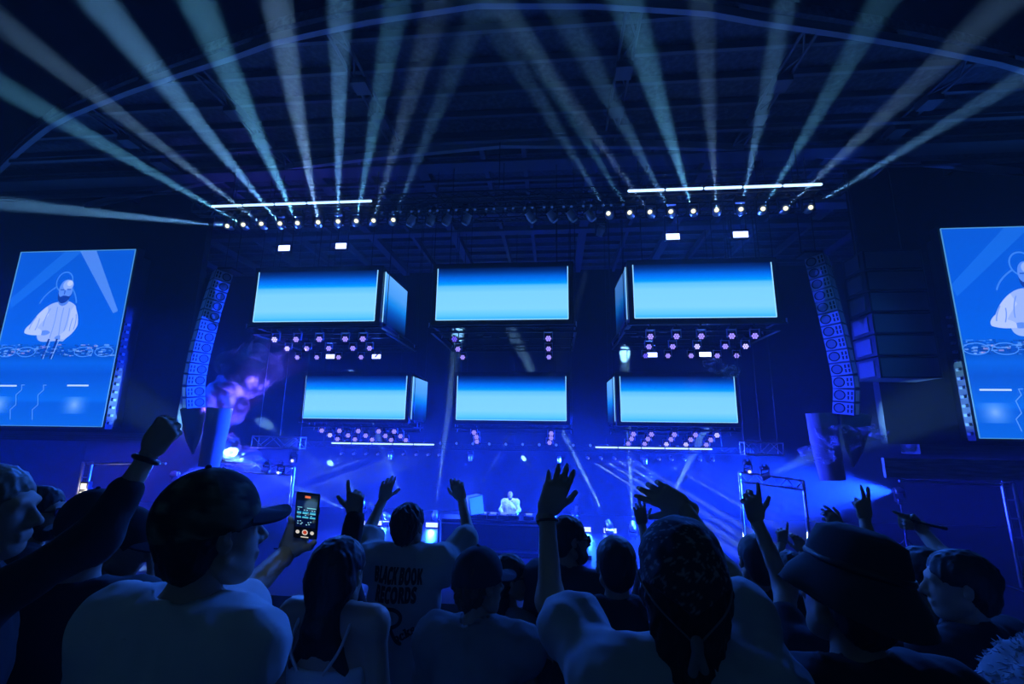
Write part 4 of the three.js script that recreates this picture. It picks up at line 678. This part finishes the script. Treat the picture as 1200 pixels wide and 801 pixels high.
  { const p = new Blob(0.03); p.ell(TP(0, -tl, 0), R, UPV, F, 0.168 * bw, 0.12, 0.126 * bw); hip.forEach((h, i) => { p.cap(h, knee[i], 0.092 * bw, 0.07); p.cap(knee[i], ank[i], 0.07, 0.058); }); p.warp = fold(0.008); mesh('trousers', p.mesh(0.018, root), o.trousers ?? cloth.denim, t);
    ank.forEach((a) => { const s = new Blob(0.02), g = V(a.x, fy + 0.045, a.z); s.cap(g.clone().addScaledVector(F, -0.04), g.clone().addScaledVector(F, 0.13), 0.045, 0.036); s.cap(a, g, 0.042, 0.045); s.sub((x, y) => y - fy, 0.004); mesh('shoe', s.mesh(0.012, root), cloth.shoe, t); }); }
  // hair
  const hc = near ? 0.006 : 0.008;
  if (o.hair) {
    const h = new Blob(0.03), kind = o.hair.kind ?? 'short';
    h.ell(HP(0, 0.04, -0.02), X, Y, Z, 0.086 * hs, 0.09 * hs, 0.104 * hs);
    if (kind !== 'short') { h.ell(HP(0, -0.01, -0.06), X, Y, Z, 0.082 * hs, 0.1 * hs, 0.06 * hs); const len = o.hair.len ?? 0.3, w = o.hair.width ?? 0.075; for (const q of [-1, -0.35, 0.35, 1]) { const a = HP(q * 0.06, -0.02, -0.05), e = H.clone().addScaledVector(R, q * w).add(V(0, -0.12 - len, 0)).addScaledVector(F, -0.085); h.cap(a, a.clone().lerp(e, 0.5).addScaledVector(F, -0.02), 0.036 * hs, 0.04); h.cap(a.clone().lerp(e, 0.5).addScaledVector(F, -0.02), e, 0.04, 0.018); } }
    else h.ell(HP(0, -0.02, -0.055), X, Y, Z, 0.07 * hs, 0.075 * hs, 0.055 * hs);
    if (o.hair.bun) h.ell(HP(0, 0.1, -0.09), X, Y, Z, 0.045, 0.045, 0.045);
    const f1 = HP(0, -0.05, 0.085), ff = 0.078 * hs; h.sub((x, y, z) => { const px = x - f1.x, py = y - f1.y, pz = z - f1.z, u = (px * X.x + py * X.y + pz * X.z) / 0.072, v = (px * Y.x + py * Y.y + pz * Y.z) / 0.098, w = (px * Z.x + py * Z.y + pz * Z.z) / 0.075; return (Math.hypot(u, v, w) - 1) * 0.07; }, 0.012);
    for (const q of [-1, 1]) { const e = HP(q * 0.088, -0.012, 0.008); if (kind === 'short') h.sub((x, y, z) => Math.hypot(x - e.x, y - e.y, z - e.z) - 0.03 * hs, 0.01); }
    const wav = o.hair.wave ?? 0.004; h.warp = (x, y, z) => wav * noise.noise(x * 45, y * 12, z * 45) + wav * noise.noise(x * 90, y * 30, z * 90);
    mesh('hair', h.mesh(hc * 0.8, root), hairMat[o.hair.tone ?? 'dark'], t);
  }
  if (o.beard) { const h = new Blob(0.015); h.ell(HP(0, -0.088, 0.045), X, Y, Z, 0.056 * hs, 0.05 * hs, 0.058 * hs); h.cap(HP(-0.062, -0.02, 0.01), HP(-0.045, -0.08, 0.04), 0.016, 0.02); h.cap(HP(0.062, -0.02, 0.01), HP(0.045, -0.08, 0.04), 0.016, 0.02); const m = HP(0, -0.062, 0.105); h.sub((x, y, z) => Math.hypot(x - m.x, (y - m.y) * 2, z - m.z) - 0.024, 0.006); h.warp = (x, y, z) => 0.003 * noise.noise(x * 90, y * 90, z * 90); mesh('beard', h.mesh(hc * 0.8, root), hairMat.dark, t); }
  const local = new THREE.Matrix4().makeBasis(X, Y, Z).setPosition(H.clone().sub(root)); const headScale = new THREE.Matrix4().makeScale(hs, hs, hs), inHead = (g) => { g.applyMatrix4(headScale); g.applyMatrix4(local); return g; };
  if (o.glasses) { const g = new MB(), fr = new MB(); for (const q of [-1, 1]) { g.add(new THREE.CylinderGeometry(0.026, 0.026, 0.005, 16).rotateX(Math.PI / 2).scale(1, 0.82, 1), new THREE.Matrix4().setPosition(q * 0.032, 0.004, 0.1)); fr.bar(V(q * 0.058, 0.01, 0.096), V(q * 0.082, 0.012, -0.01), 0.0035, 5); } fr.bar(V(-0.01, 0.008, 0.104), V(0.01, 0.008, 0.104), 0.004, 5); const m = mesh('sunglasses', inHead(g.geo()), cloth.glass, t); mesh('frame', inHead(fr.geo()), cloth.leather, m); }
  if (o.cap) {
    const c = o.cap, dome = new THREE.SphereGeometry(1, 40, 20, 0, Math.PI * 2, 0, Math.PI * 0.6).scale(0.092, 0.108, 0.113); dome.translate(0, 0.046, -0.016); const a = dome.attributes.position; for (let i = 0; i < a.count; i++) { const k = 1 + 0.012 * noise.noise(a.getX(i) * 30, a.getY(i) * 30, a.getZ(i) * 30); a.setXYZ(i, a.getX(i) * k, a.getY(i) + 0.0, a.getZ(i) * k); }
    const dirSign = c.back ? -1 : 1, brim = new THREE.Shape(); brim.moveTo(-0.082, 0); brim.bezierCurveTo(-0.08, 0.09, -0.05, 0.115, 0, 0.118); brim.bezierCurveTo(0.05, 0.115, 0.08, 0.09, 0.082, 0); brim.quadraticCurveTo(0, 0.045, -0.082, 0);
    const bg = new THREE.ExtrudeGeometry(brim, { depth: 0.004, bevelEnabled: true, bevelThickness: 0.0015, bevelSize: 0.0015, bevelSegments: 1, curveSegments: 12 }); bg.rotateX(Math.PI / 2); const ba = bg.attributes.position; for (let i = 0; i < ba.count; i++) { const x = ba.getX(i), z = ba.getZ(i); ba.setXYZ(i, x, ba.getY(i) - x * x * 4.2 - z * 0.16, z); } bg.translate(0, 0.05, 0.052); if (c.back) bg.rotateY(Math.PI); bg.computeVertexNormals(); dome.computeVertexNormals();
    if (c.camo) { const col = []; for (let i = 0; i < a.count; i++) { const q = noise.noise(a.getX(i) * 26, a.getY(i) * 26, a.getZ(i) * 26), w = noise.noise(a.getX(i) * 22 + 9, a.getY(i) * 22, a.getZ(i) * 22 + 4), k = q > 0.12 ? [0.16, 0.15, 0.1] : w > 0.1 ? [0.015, 0.015, 0.012] : q < -0.15 ? [0.05, 0.04, 0.025] : [0.07, 0.08, 0.045]; col.push(...k); } dome.setAttribute('color', new THREE.Float32BufferAttribute(col, 3)); }
    const m = mesh('cap', inHead(dome), c.camo ? std(lin(1, 1, 1), 0.9, 0, { vertexColors: true, side: THREE.DoubleSide }) : c.mat ?? cloth.dark, t); mesh('brim', inHead(bg), c.brimMat ?? c.mat ?? cloth.navy, m); mesh('button', inHead(new THREE.SphereGeometry(0.008, 8, 6).translate(0, 0.154, -0.016)), c.mat ?? cloth.dark, m);
  }
  if (o.brimHat) {
    const pr = [[0.0, 0.125], [0.05, 0.122], [0.085, 0.105], [0.098, 0.06], [0.102, 0.03], [0.114, 0.012], [0.13, -0.012], [0.144, -0.045], [0.147, -0.048], [0.141, -0.046], [0.126, -0.018], [0.11, 0.006], [0.097, 0.024], [0.092, 0.06], [0.0, 0.11]].map((p) => new THREE.Vector2(...p)), g = new THREE.LatheGeometry(pr, 48), a = g.attributes.position;
    for (let i = 0; i < a.count; i++) { const x = a.getX(i), y = a.getY(i), z = a.getZ(i), r = Math.hypot(x, z), an = Math.atan2(z, x), k = Math.max(0, r - 0.1) / 0.09; a.setXYZ(i, x * (1 + 0.03 * Math.sin(an * 3)), y + k * 0.022 * Math.sin(an * 2 + 1) - k * k * 0.02 + 0.004 * noise.noise(x * 40, y * 40, z * 40), z * 1.1); } g.computeVertexNormals(); g.translate(0, 0.035, -0.015);
    const m = mesh('sun_hat', inHead(g), o.brimHat, t); mesh('hat_band', inHead(new THREE.TorusGeometry(0.1, 0.006, 6, 40).rotateX(Math.PI / 2).scale(1, 1.6, 1.1).translate(0, 0.072, -0.015)), cloth.leather, m);
  }
  if (o.bandana) {
    const h = new Blob(0.02); h.ell(HP(0, 0.045, -0.018), X, Y, Z, 0.096 * hs, 0.098 * hs, 0.114 * hs); h.ell(HP(0, 0.0, -0.078), X, Y, Z, 0.09, 0.105, 0.07); const pl = HP(0, 0.012, 0.02); h.sub((x, y, z) => (x - pl.x) * (Y.x + Z.x * 0.35) + (y - pl.y) * (Y.y + Z.y * 0.35) + (z - pl.z) * (Y.z + Z.z * 0.35) + 0.1 - Math.abs((x - pl.x) * X.x + (y - pl.y) * X.y + (z - pl.z) * X.z) * 0.75, 0.004); h.warp = (x, y, z) => 0.004 * noise.noise(x * 30, y * 30, z * 30);
    const g = h.mesh(0.005, root), pa = g.attributes.position, col = []; for (let i = 0; i < pa.count; i++) { const x = pa.getX(i), y = pa.getY(i), z = pa.getZ(i), q = Math.abs(noise.noise(x * 34, y * 34, z * 34 + 3)), w = noise.noise(x * 60 + 5, y * 60, z * 60); col.push(...(q < 0.035 || w > 0.42 ? [0.22, 0.22, 0.24] : [0.022, 0.024, 0.034])); } g.setAttribute('color', new THREE.Float32BufferAttribute(col, 3));
    const m = mesh('bandana', g, std(lin(1, 1, 1), 0.85, 0, { vertexColors: true }), t); const k = new Blob(0.008), kp = HP(0, -0.075, -0.145); k.cap(kp, kp.clone().add(V(0, -0.006, 0)), 0.012); k.cap(kp, kp.clone().add(V(-0.012, -0.055, 0.0)), 0.006, 0.01); k.cap(kp, kp.clone().add(V(0.012, -0.05, 0.0)), 0.006, 0.009); mesh('knot', k.mesh(0.004, root), cloth.grey, m);
    for (const s of [-1, 1]) mesh('hem', new THREE.TubeGeometry(new THREE.CatmullRomCurve3([HP(s * 0.1, 0.03, 0.01), HP(s * 0.1, 0.012, -0.045), HP(s * 0.072, -0.022, -0.112), HP(s * 0.01, -0.075, -0.142)].map((p) => p.sub(root))), 20, 0.0022, 6), cloth.grey, m);
  }
  if (o.wrist) { const a = arms[o.wrist.arm], p = a.W.clone().lerp(a.E, 0.12), d = a.W.clone().sub(a.E).normalize(), g = new THREE.TorusGeometry(o.wrist.R ?? 0.03, o.wrist.r ?? 0.004, 8, 24), q = new THREE.Quaternion().setFromUnitVectors(V(0, 0, 1), d); g.applyQuaternion(q); g.translate(p.x - root.x, p.y - root.y, p.z - root.z); mesh(o.wrist.name, g, cloth.leather, t); }
  t.userData.arms = arms; const keep = arms; delete t.userData.arms;
  return { t, arms: keep, H, X, Y, Z, root, TP };
}

// ---------------------------------------------------------------- the crowd (head pixel, distance), then the performer
const printMat = (() => {
  const W = 512, Hh = 640, c = document.createElement('canvas'); c.width = W; c.height = Hh; const x = c.getContext('2d'); x.clearRect(0, 0, W, Hh); x.fillStyle = '#060608'; x.textAlign = 'center';
  const word = (s, y, w, h) => { x.save(); x.translate(W / 2, y); x.font = 'bold 100px sans-serif'; const m = x.measureText(s).width; x.scale(w / m, h / 72); x.lineWidth = 9; x.strokeStyle = '#060608'; x.strokeText(s, 0, 0); x.fillText(s, 0, 0); x.restore(); };
  word('BLACK BOOK', 140, 470, 112); word('RECORDS', 275, 390, 108);
  x.strokeStyle = '#060608'; x.lineWidth = 30; x.lineCap = 'round'; x.beginPath(); x.moveTo(150, 590); x.quadraticCurveTo(190, 440, 205, 350); x.moveTo(90, 370); x.bezierCurveTo(150, 300, 360, 310, 320, 410); x.bezierCurveTo(300, 460, 230, 470, 210, 470); x.moveTo(230, 470); x.quadraticCurveTo(270, 560, 330, 575); x.stroke();
  x.save(); x.translate(372, 540); x.rotate(-0.42); x.font = 'bold 84px serif'; x.lineWidth = 6; x.strokeText('ocks', 0, 0); x.fillText('ocks', 0, 0); x.restore();
  const t = new THREE.CanvasTexture(c); t.colorSpace = THREE.SRGBColorSpace; return new THREE.MeshStandardMaterial({ map: t, transparent: true, roughness: 0.7 });
})();
const man1 = person({ label: 'person in camouflage cap and white collared shirt holding up a phone', head: [262, 546], D: 1.1, shift: -0.045, hatLift: 0.032, face: 10, headYaw: 34, pitch: 6, skin: 1, shoulders: 0.178, bulk: 1.0, cap: { camo: true, brimMat: cloth.denim }, hair: { kind: 'short', tone: 'dark' }, top: { kind: 'tee', name: 'shirt', mat: cloth.white, loose: 0.03, collar: true, sleeve: 0.9, wide: 0.075, folds: 0.012 }, armR: { el: [276, 708], wr: [338, 645], tip: [355, 612], pose: 'hold', palm: -1 } });
person({ label: 'person in a dark jacket raising a fist with a wristwatch', head: [0, 545], D: 1.25, fem: true, face: 40, headYaw: 68, pitch: 2, skin: 1, hair: { kind: 'long', tone: 'fair', len: 0.12, width: 0.05 }, top: { kind: 'long', mat: cloth.dark, loose: 0.03, cuff: 0.5 }, armScale: 1.12, armR: { el: [112, 632], wr: [180, 524], tip: [205, 486], pose: 'fist', palm: 1, elNear: true }, wrist: { arm: 1, name: 'wristwatch', r: 0.008 } });
person({ label: 'person in dark glasses behind the raised jacket sleeve', head: [54, 570], D: 2.3, headYaw: 75, face: 40, hair: { kind: 'short' }, glasses: true, beard: true, top: { kind: 'tee', mat: cloth.dark } });
person({ label: 'person in a dark cap with its peak under the raised jacket sleeve', head: [110, 583], D: 1.58, headYaw: -70, face: -20, cap: {}, hair: { kind: 'short' }, top: { kind: 'long', mat: cloth.dark } });
person({ label: 'person in a dark cap and black hooded top behind the white shirt', head: [152, 596], D: 1.9, hatLift: 0.02, headYaw: 70, face: 30, pitch: -14, bulk: 1.2, cap: {}, hair: { kind: 'short' }, top: { kind: 'long', mat: cloth.dark, hood: true, loose: 0.05 } });
person({ label: 'person clapping with both hands beside the camouflage cap', head: [208, 636], D: 3.0, hair: { kind: 'short' }, top: { kind: 'tee', mat: cloth.grey }, armL: { el: [180, 680], wr: [177, 648], tip: [186, 620], pose: 'open', palm: 1 }, armR: { el: [205, 690], wr: [187, 652], tip: [190, 626], pose: 'open', palm: 1 } });
person({ label: 'person in a pale strappy crop top between the phone and the printed t-shirt', head: [402, 629], D: 1.75, neck: 0.1, shrug: 0.015, headSize: 1.06, fem: true, face: 8, headYaw: 14, tilt: 2, hair: { kind: 'long', tone: 'dark', len: 0.16, width: 0.1, wave: 0.004 }, skin: 1, top: { kind: 'crop', mat: cloth.white, straps: true, from: 0.17, to: 0.28, loose: 0.012 } });
person({ label: 'person in a dark sleeve making a finger gun beside the phone', head: [388, 648], D: 2.1, hair: { kind: 'short' }, top: { kind: 'long', mat: cloth.dark }, armL: null, armR: { el: [392, 640], wr: [418, 592], tip: [417, 552], pose: 'gun', palm: 1 } });
const tee = person({ label: 'person with both arms raised in a printed pale t-shirt', head: [481, 590], D: 2.6, face: 2, headYaw: 18, shoulders: 0.19, hair: { kind: 'short', tone: 'dark', wave: 0.008 }, skin: 1, shrug: 0.03, top: { kind: 'tee', mat: cloth.cream, loose: 0.045, folds: 0.016, foldScale: 8, sleeve: 0.8, wide: 0.088, hem: 0.14, print: { y: -0.2, w: 0.29, h: 0.4, mat: printMat, label: 'black lettering and a script sign on the shirt back' } }, armL: { el: [431, 625], wr: [449, 584], tip: [456, 558], pose: 'up', palm: 1 }, armR: { el: [549, 626], wr: [541, 584], tip: [532, 558], pose: 'relaxed', palm: 1 } });
person({ label: 'person in a soft cap and plain grey t-shirt, arm stretched aside', head: [564, 642], D: 1.95, hatLift: 0.02, face: 12, headYaw: 48, cap: { mat: cloth.navy }, hair: { kind: 'short', tone: 'brown', wave: 0.012 }, top: { kind: 'tee', mat: cloth.grey, loose: 0.035, folds: 0.013 }, armR: { el: [628, 752], wr: [660, 772], tip: [690, 770], pose: 'relaxed' } });
person({ label: 'person in sunglasses seen sideways beside the grey t-shirt', head: [600, 650], D: 2.7, fem: true, headYaw: 82, face: 50, hair: { kind: 'long', len: 0.12 }, glasses: true, top: { kind: 'tee', mat: cloth.grey } });
person({ label: 'person in sunglasses and navy top seen sideways behind the banded wrist', head: [668, 605], D: 2.6, headYaw: 72, face: 30, hair: { kind: 'short' }, beard: true, glasses: true, top: { kind: 'tee', mat: cloth.navy }, shoulders: 0.2 });
person({ label: 'person in a dark jacket between the navy top and the bandana', head: [720, 628], D: 2.05, face: -6, hair: { kind: 'short', wave: 0.002 }, top: { kind: 'long', mat: cloth.dark, loose: 0.03 } });
person({ label: 'person in a patterned bandana and pale t-shirt with both arms up', head: [794, 613], D: 1.1, fem: true, face: 2, headYaw: 4, pitch: 2, skin: 1, shoulders: 0.19, bandana: true, hair: { kind: 'long', tone: 'dark', len: 0.42, width: 0.08, wave: 0.008 }, top: { kind: 'tee', mat: cloth.pale, loose: 0.04, folds: 0.014, sleeve: 0.62, wide: 0.1 }, armScale: 1.06, armL: { el: [645, 704], wr: [641, 598], tip: [658, 556], pose: 'flat', palm: 1 }, armR: { el: [850, 676], wr: [800, 592], tip: [762, 574], pose: 'up', palm: 1, palmSide: -0.3 }, wrist: { arm: 0, name: 'hair_tie' } });
person({ label: 'person behind the bandana showing only a raised hand', head: [782, 645], D: 2.9, hair: { kind: 'short' }, top: { kind: 'tee', mat: cloth.dark }, armL: { el: [764, 642], wr: [752, 613], tip: [749, 590], pose: 'up', palm: 1 } });
person({ label: 'bare-headed person in a dark top between the bandana and the pointing arm', head: [884, 626], D: 2.25, face: 0, headYaw: -6, hair: { kind: 'short', wave: 0.002 }, top: { kind: 'tee', mat: cloth.dark, loose: 0.03 }, shoulders: 0.2 });
person({ label: 'person half behind the sun hat pointing a finger at the glaring lamp', head: [962, 650], D: 1.75, face: -5, hair: { kind: 'short' }, top: { kind: 'tee', mat: cloth.navy, sleeve: 0.5 }, armScale: 1.1, armL: { el: [920, 690], wr: [884, 604], tip: [877, 562], pose: 'pointer', palm: 1, spread: 1.5 } });
person({ label: 'person in a wide dark sun hat and dark top', head: [984, 622], D: 1.12, hatLift: 0.02, face: -8, headYaw: -12, tilt: 13, pitch: 4, brimHat: std(lin(0.03, 0.03, 0.034), 0.9, 0, { side: THREE.DoubleSide }), hair: { kind: 'short' }, top: { kind: 'tee', mat: cloth.dark, loose: 0.03 }, shoulders: 0.19 });
person({ label: 'person half hidden by the sun hat showing a peace sign', head: [1034, 652], D: 2.3, armScale: 1.1, hair: { kind: 'short' }, top: { kind: 'tee', mat: cloth.grey }, armL: { el: [1030, 650], wr: [1013, 606], tip: [1008, 566], pose: 'peace', palm: 1, spread: 1.8 } });
person({ label: 'person behind the sun hat with one loosely bent hand up', head: [992, 655], D: 2.9, armScale: 1.1, hair: { kind: 'short' }, top: { kind: 'tee', mat: cloth.dark }, armL: { el: [1000, 640], wr: [984, 616], tip: [970, 603], pose: 'relaxed', palm: 1 } });
person({ label: 'small far person with both hands up between the pointing arm and the sun hat', head: [924, 645], D: 3.2, hair: { kind: 'short' }, top: { kind: 'tee', mat: cloth.grey }, armL: { el: [908, 660], wr: [916, 636], tip: [918, 612], pose: 'point', palm: 1 }, armR: { el: [944, 670], wr: [940, 645], tip: [934, 627], pose: 'relaxed', palm: 1 } });
person({ label: 'person in a dark collared jacket looking sideways at the sun hat', head: [1116, 645], D: 1.72, face: -25, headYaw: -66, hair: { kind: 'short', wave: 0.005 }, skin: 1, top: { kind: 'long', mat: cloth.dark, loose: 0.035, collar: true }, shoulders: 0.2 });
const stick = person({ label: 'person stretching out a hand that holds a thin dark stick', head: [1076, 640], D: 2.2, hair: { kind: 'short' }, top: { kind: 'tee', mat: cloth.grey }, armR: { el: [1108, 650], wr: [1074, 614], tip: [1040, 606], pose: 'point', palm: -1 } });
person({ label: 'person in a shaggy jacket at the dark end of the crowd', head: [1250, 640], D: 1.3, hair: { kind: 'short' }, shaggy: true, top: { kind: 'long', mat: cloth.pale, loose: 0.05, folds: 0.02 }, face: -10 });
{
  const p = atZ(598, 575.5, -4.05);
  person({ label: 'performer in a loose white top leaning over the booth decks', at: p, D: 8, floor: 0.9, face: 180, pitch: -16, beard: true, skin: 0, shoulders: 0.2, bulk: 1.15, top: { kind: 'long', name: 'loose_top', mat: cloth.white, loose: 0.05, folds: 0.016, cuff: 0.8 }, armL: { abs: [V(0.1, -0.24, 0.1), V(-0.1, -0.08, 0.2)], dir: V(-0.2, -0.3, 1), palm: V(0, -1, 0) }, armR: { abs: [V(-0.1, -0.24, 0.1), V(0.1, -0.08, 0.2)], dir: V(0.2, -0.3, 1), palm: V(0, -1, 0) } });
}
// ---------------------------------------------------------------- things held in hands
{
  const W = 200, Hh = 430, c = document.createElement('canvas'); c.width = W; c.height = Hh; const x = c.getContext('2d'); x.fillStyle = '#020308'; x.fillRect(0, 0, W, Hh);
  x.fillStyle = '#061a4a'; x.fillRect(8, 62, 184, 70); x.fillStyle = '#02103a'; x.fillRect(8, 132, 184, 190);
  x.fillStyle = '#7fd8e8'; x.fillRect(14, 126, 46, 8); x.fillRect(104, 128, 84, 9);
  for (const [y, h] of [[168, 24], [214, 18]]) for (const [a, w] of [[14, 40], [66, 56], [134, 52]]) { const g = x.createLinearGradient(0, y, 0, y + h); g.addColorStop(0, '#0a8ad0'); g.addColorStop(1, '#8af0f8'); x.fillStyle = g; x.fillRect(a, y, w, h); }
  x.fillStyle = '#9ad8f4'; for (const [a, b] of [[20, 146], [74, 150], [98, 150], [146, 152], [168, 152], [24, 198], [88, 200], [140, 204], [22, 262], [44, 258], [60, 276], [22, 284], [50, 288], [118, 268], [140, 262], [126, 286], [102, 292], [168, 250]]) x.fillRect(a, b, 14, 9);
  x.fillStyle = '#ff7a40'; x.fillRect(78, 14, 52, 22);
  x.fillStyle = '#e8ddd0'; x.beginPath(); x.arc(100, 372, 27, 0, 7); x.fill(); x.fillStyle = '#d8452a'; x.beginPath(); x.arc(100, 372, 18, 0, 7); x.fill(); x.fillStyle = '#e8ddd0'; for (const a of [32, 166]) { x.beginPath(); x.arc(a, 372, 18, 0, 7); x.fill(); } x.fillRect(64, 414, 72, 10);
  const tx = new THREE.CanvasTexture(c); tx.colorSpace = THREE.SRGBColorSpace;
  const hand = man1.arms[1], D = hand.W.clone().sub(camP).applyQuaternion(camQ.clone().invert()).z * -1 - 0.035, p = atD(359.5, 604, D);
  const ph = thing('smartphone', 'smartphone recording the show in the raised hand of the capped person', 'phone', p), k = D * 57 / FOCAL / 0.15; ph.quaternion.copy(camQ); ph.rotateZ(-0.125); ph.rotateX(0.12); ph.scale.setScalar(k);
  mesh('body', new RoundedBoxGeometry(0.073, 0.15, 0.009, 3, 0.004), cloth.leather, ph); mesh('screen', new THREE.PlaneGeometry(0.067, 0.143), new THREE.MeshStandardMaterial({ color: 0x000000, roughness: 0.2, emissive: 0xffffff, emissiveMap: tx, emissiveIntensity: 0.8 }), ph).position.z = 0.0049; mesh('side_button', new THREE.BoxGeometry(0.002, 0.02, 0.004), M.blackMetal, ph).position.set(0.0372, 0.02, 0);
  const l = new THREE.PointLight(lin(0.3, 0.7, 1), 0.004); l.name = 'phone_glow'; l.position.copy(p).add(V(0, 0, 0.05)); scene.add(l);
  const w = stick.arms[1].W, sdir = atD(1098, 614, 1.9).sub(atD(1066, 607, 1.9)).normalize(), st = thing('stick', 'thin dark stick held in the stretched-out hand', 'stick', w.clone().add(V(0, 0.012, 0.03))); new MB().bar(sdir.clone().multiplyScalar(-0.05), sdir.clone().multiplyScalar(0.12), 0.008, 8).build('shaft', cloth.leather, st); new MB().bar(sdir.clone().multiplyScalar(0.12), sdir.clone().multiplyScalar(0.14), 0.01, 8).build('tip', M.blackMetal, st);
}

// ---------------------------------------------------------------- drifting smoke: thin lumpy shells with torn, see-through skins
{
  const tex = grainTexture(256, 128, (u, v) => { const a = u * 6.283, n = 0.5 + 1.5 * fbm(Math.cos(a) * 1.6 + 5, v * 5, Math.sin(a) * 1.6, 5), k = Math.max(0, Math.min(1, n * 1.5 - 0.35)); return [k, k, k]; }, false);
  const smokeMat = (o) => new THREE.MeshStandardMaterial({ color: lin(0.85, 0.85, 0.85), roughness: 1, transparent: true, opacity: o, alphaMap: tex, side: THREE.DoubleSide });
  const cloud = (label, parts, o) => {
    const gs = parts.map(([x, y, z, rx, ry, rz], i) => { const g = new THREE.SphereGeometry(1, 40, 28), a = g.attributes.position; for (let k = 0; k < a.count; k++) { const p = V(0, 0, 0).fromBufferAttribute(a, k), s = 1 + 0.75 * fbm(p.x * 1.3 + i * 7, p.y * 1.3, p.z * 1.3 + i * 3, 4); a.setXYZ(k, p.x * s * rx, p.y * s * ry, p.z * s * rz); } g.rotateY(i * 1.7); g.computeVertexNormals(); const c = atZ(x, y, z); g.translate(c.x, c.y, c.z); return g; });
    const m = mesh('smoke_cloud', mergeGeometries(gs), smokeMat(o)); m.name = numbered('smoke_cloud'); tag(m, label, 'smoke', null, 'stuff');
  };
  cloud('pale wisps of smoke beside the forked shroud', [[985, 512, -0.4, 0.5, 0.28, 0.3], [1018, 506, -0.5, 0.45, 0.2, 0.3], [958, 532, -0.3, 0.42, 0.22, 0.3]], 0.3);
  cloud('puff of violet smoke in front of the lower smoky wall', [[838, 428, -2.9, 0.34, 0.22, 0.22], [856, 436, -2.9, 0.4, 0.2, 0.22]], 0.3);
  cloud('violet smoke drifting beside the curved loudspeaker column', [[290, 432, -2.6, 1.1, 0.8, 0.5], [265, 470, -2.6, 1.0, 0.8, 0.5], [316, 408, -2.4, 0.7, 0.5, 0.4]], 0.14);
  cloud('bright puff of haze above the camouflage cap', [[284, 534, -1.9, 0.55, 0.3, 0.3], [264, 522, -1.9, 0.6, 0.34, 0.3], [296, 542, -1.9, 0.35, 0.22, 0.25]], 0.13);
}

scene.traverse((o) => { if (o.isMesh) { o.castShadow = true; o.receiveShadow = true; } if (o.isLight && o.shadow) o.castShadow = true; });
renderer.render(scene, camera);
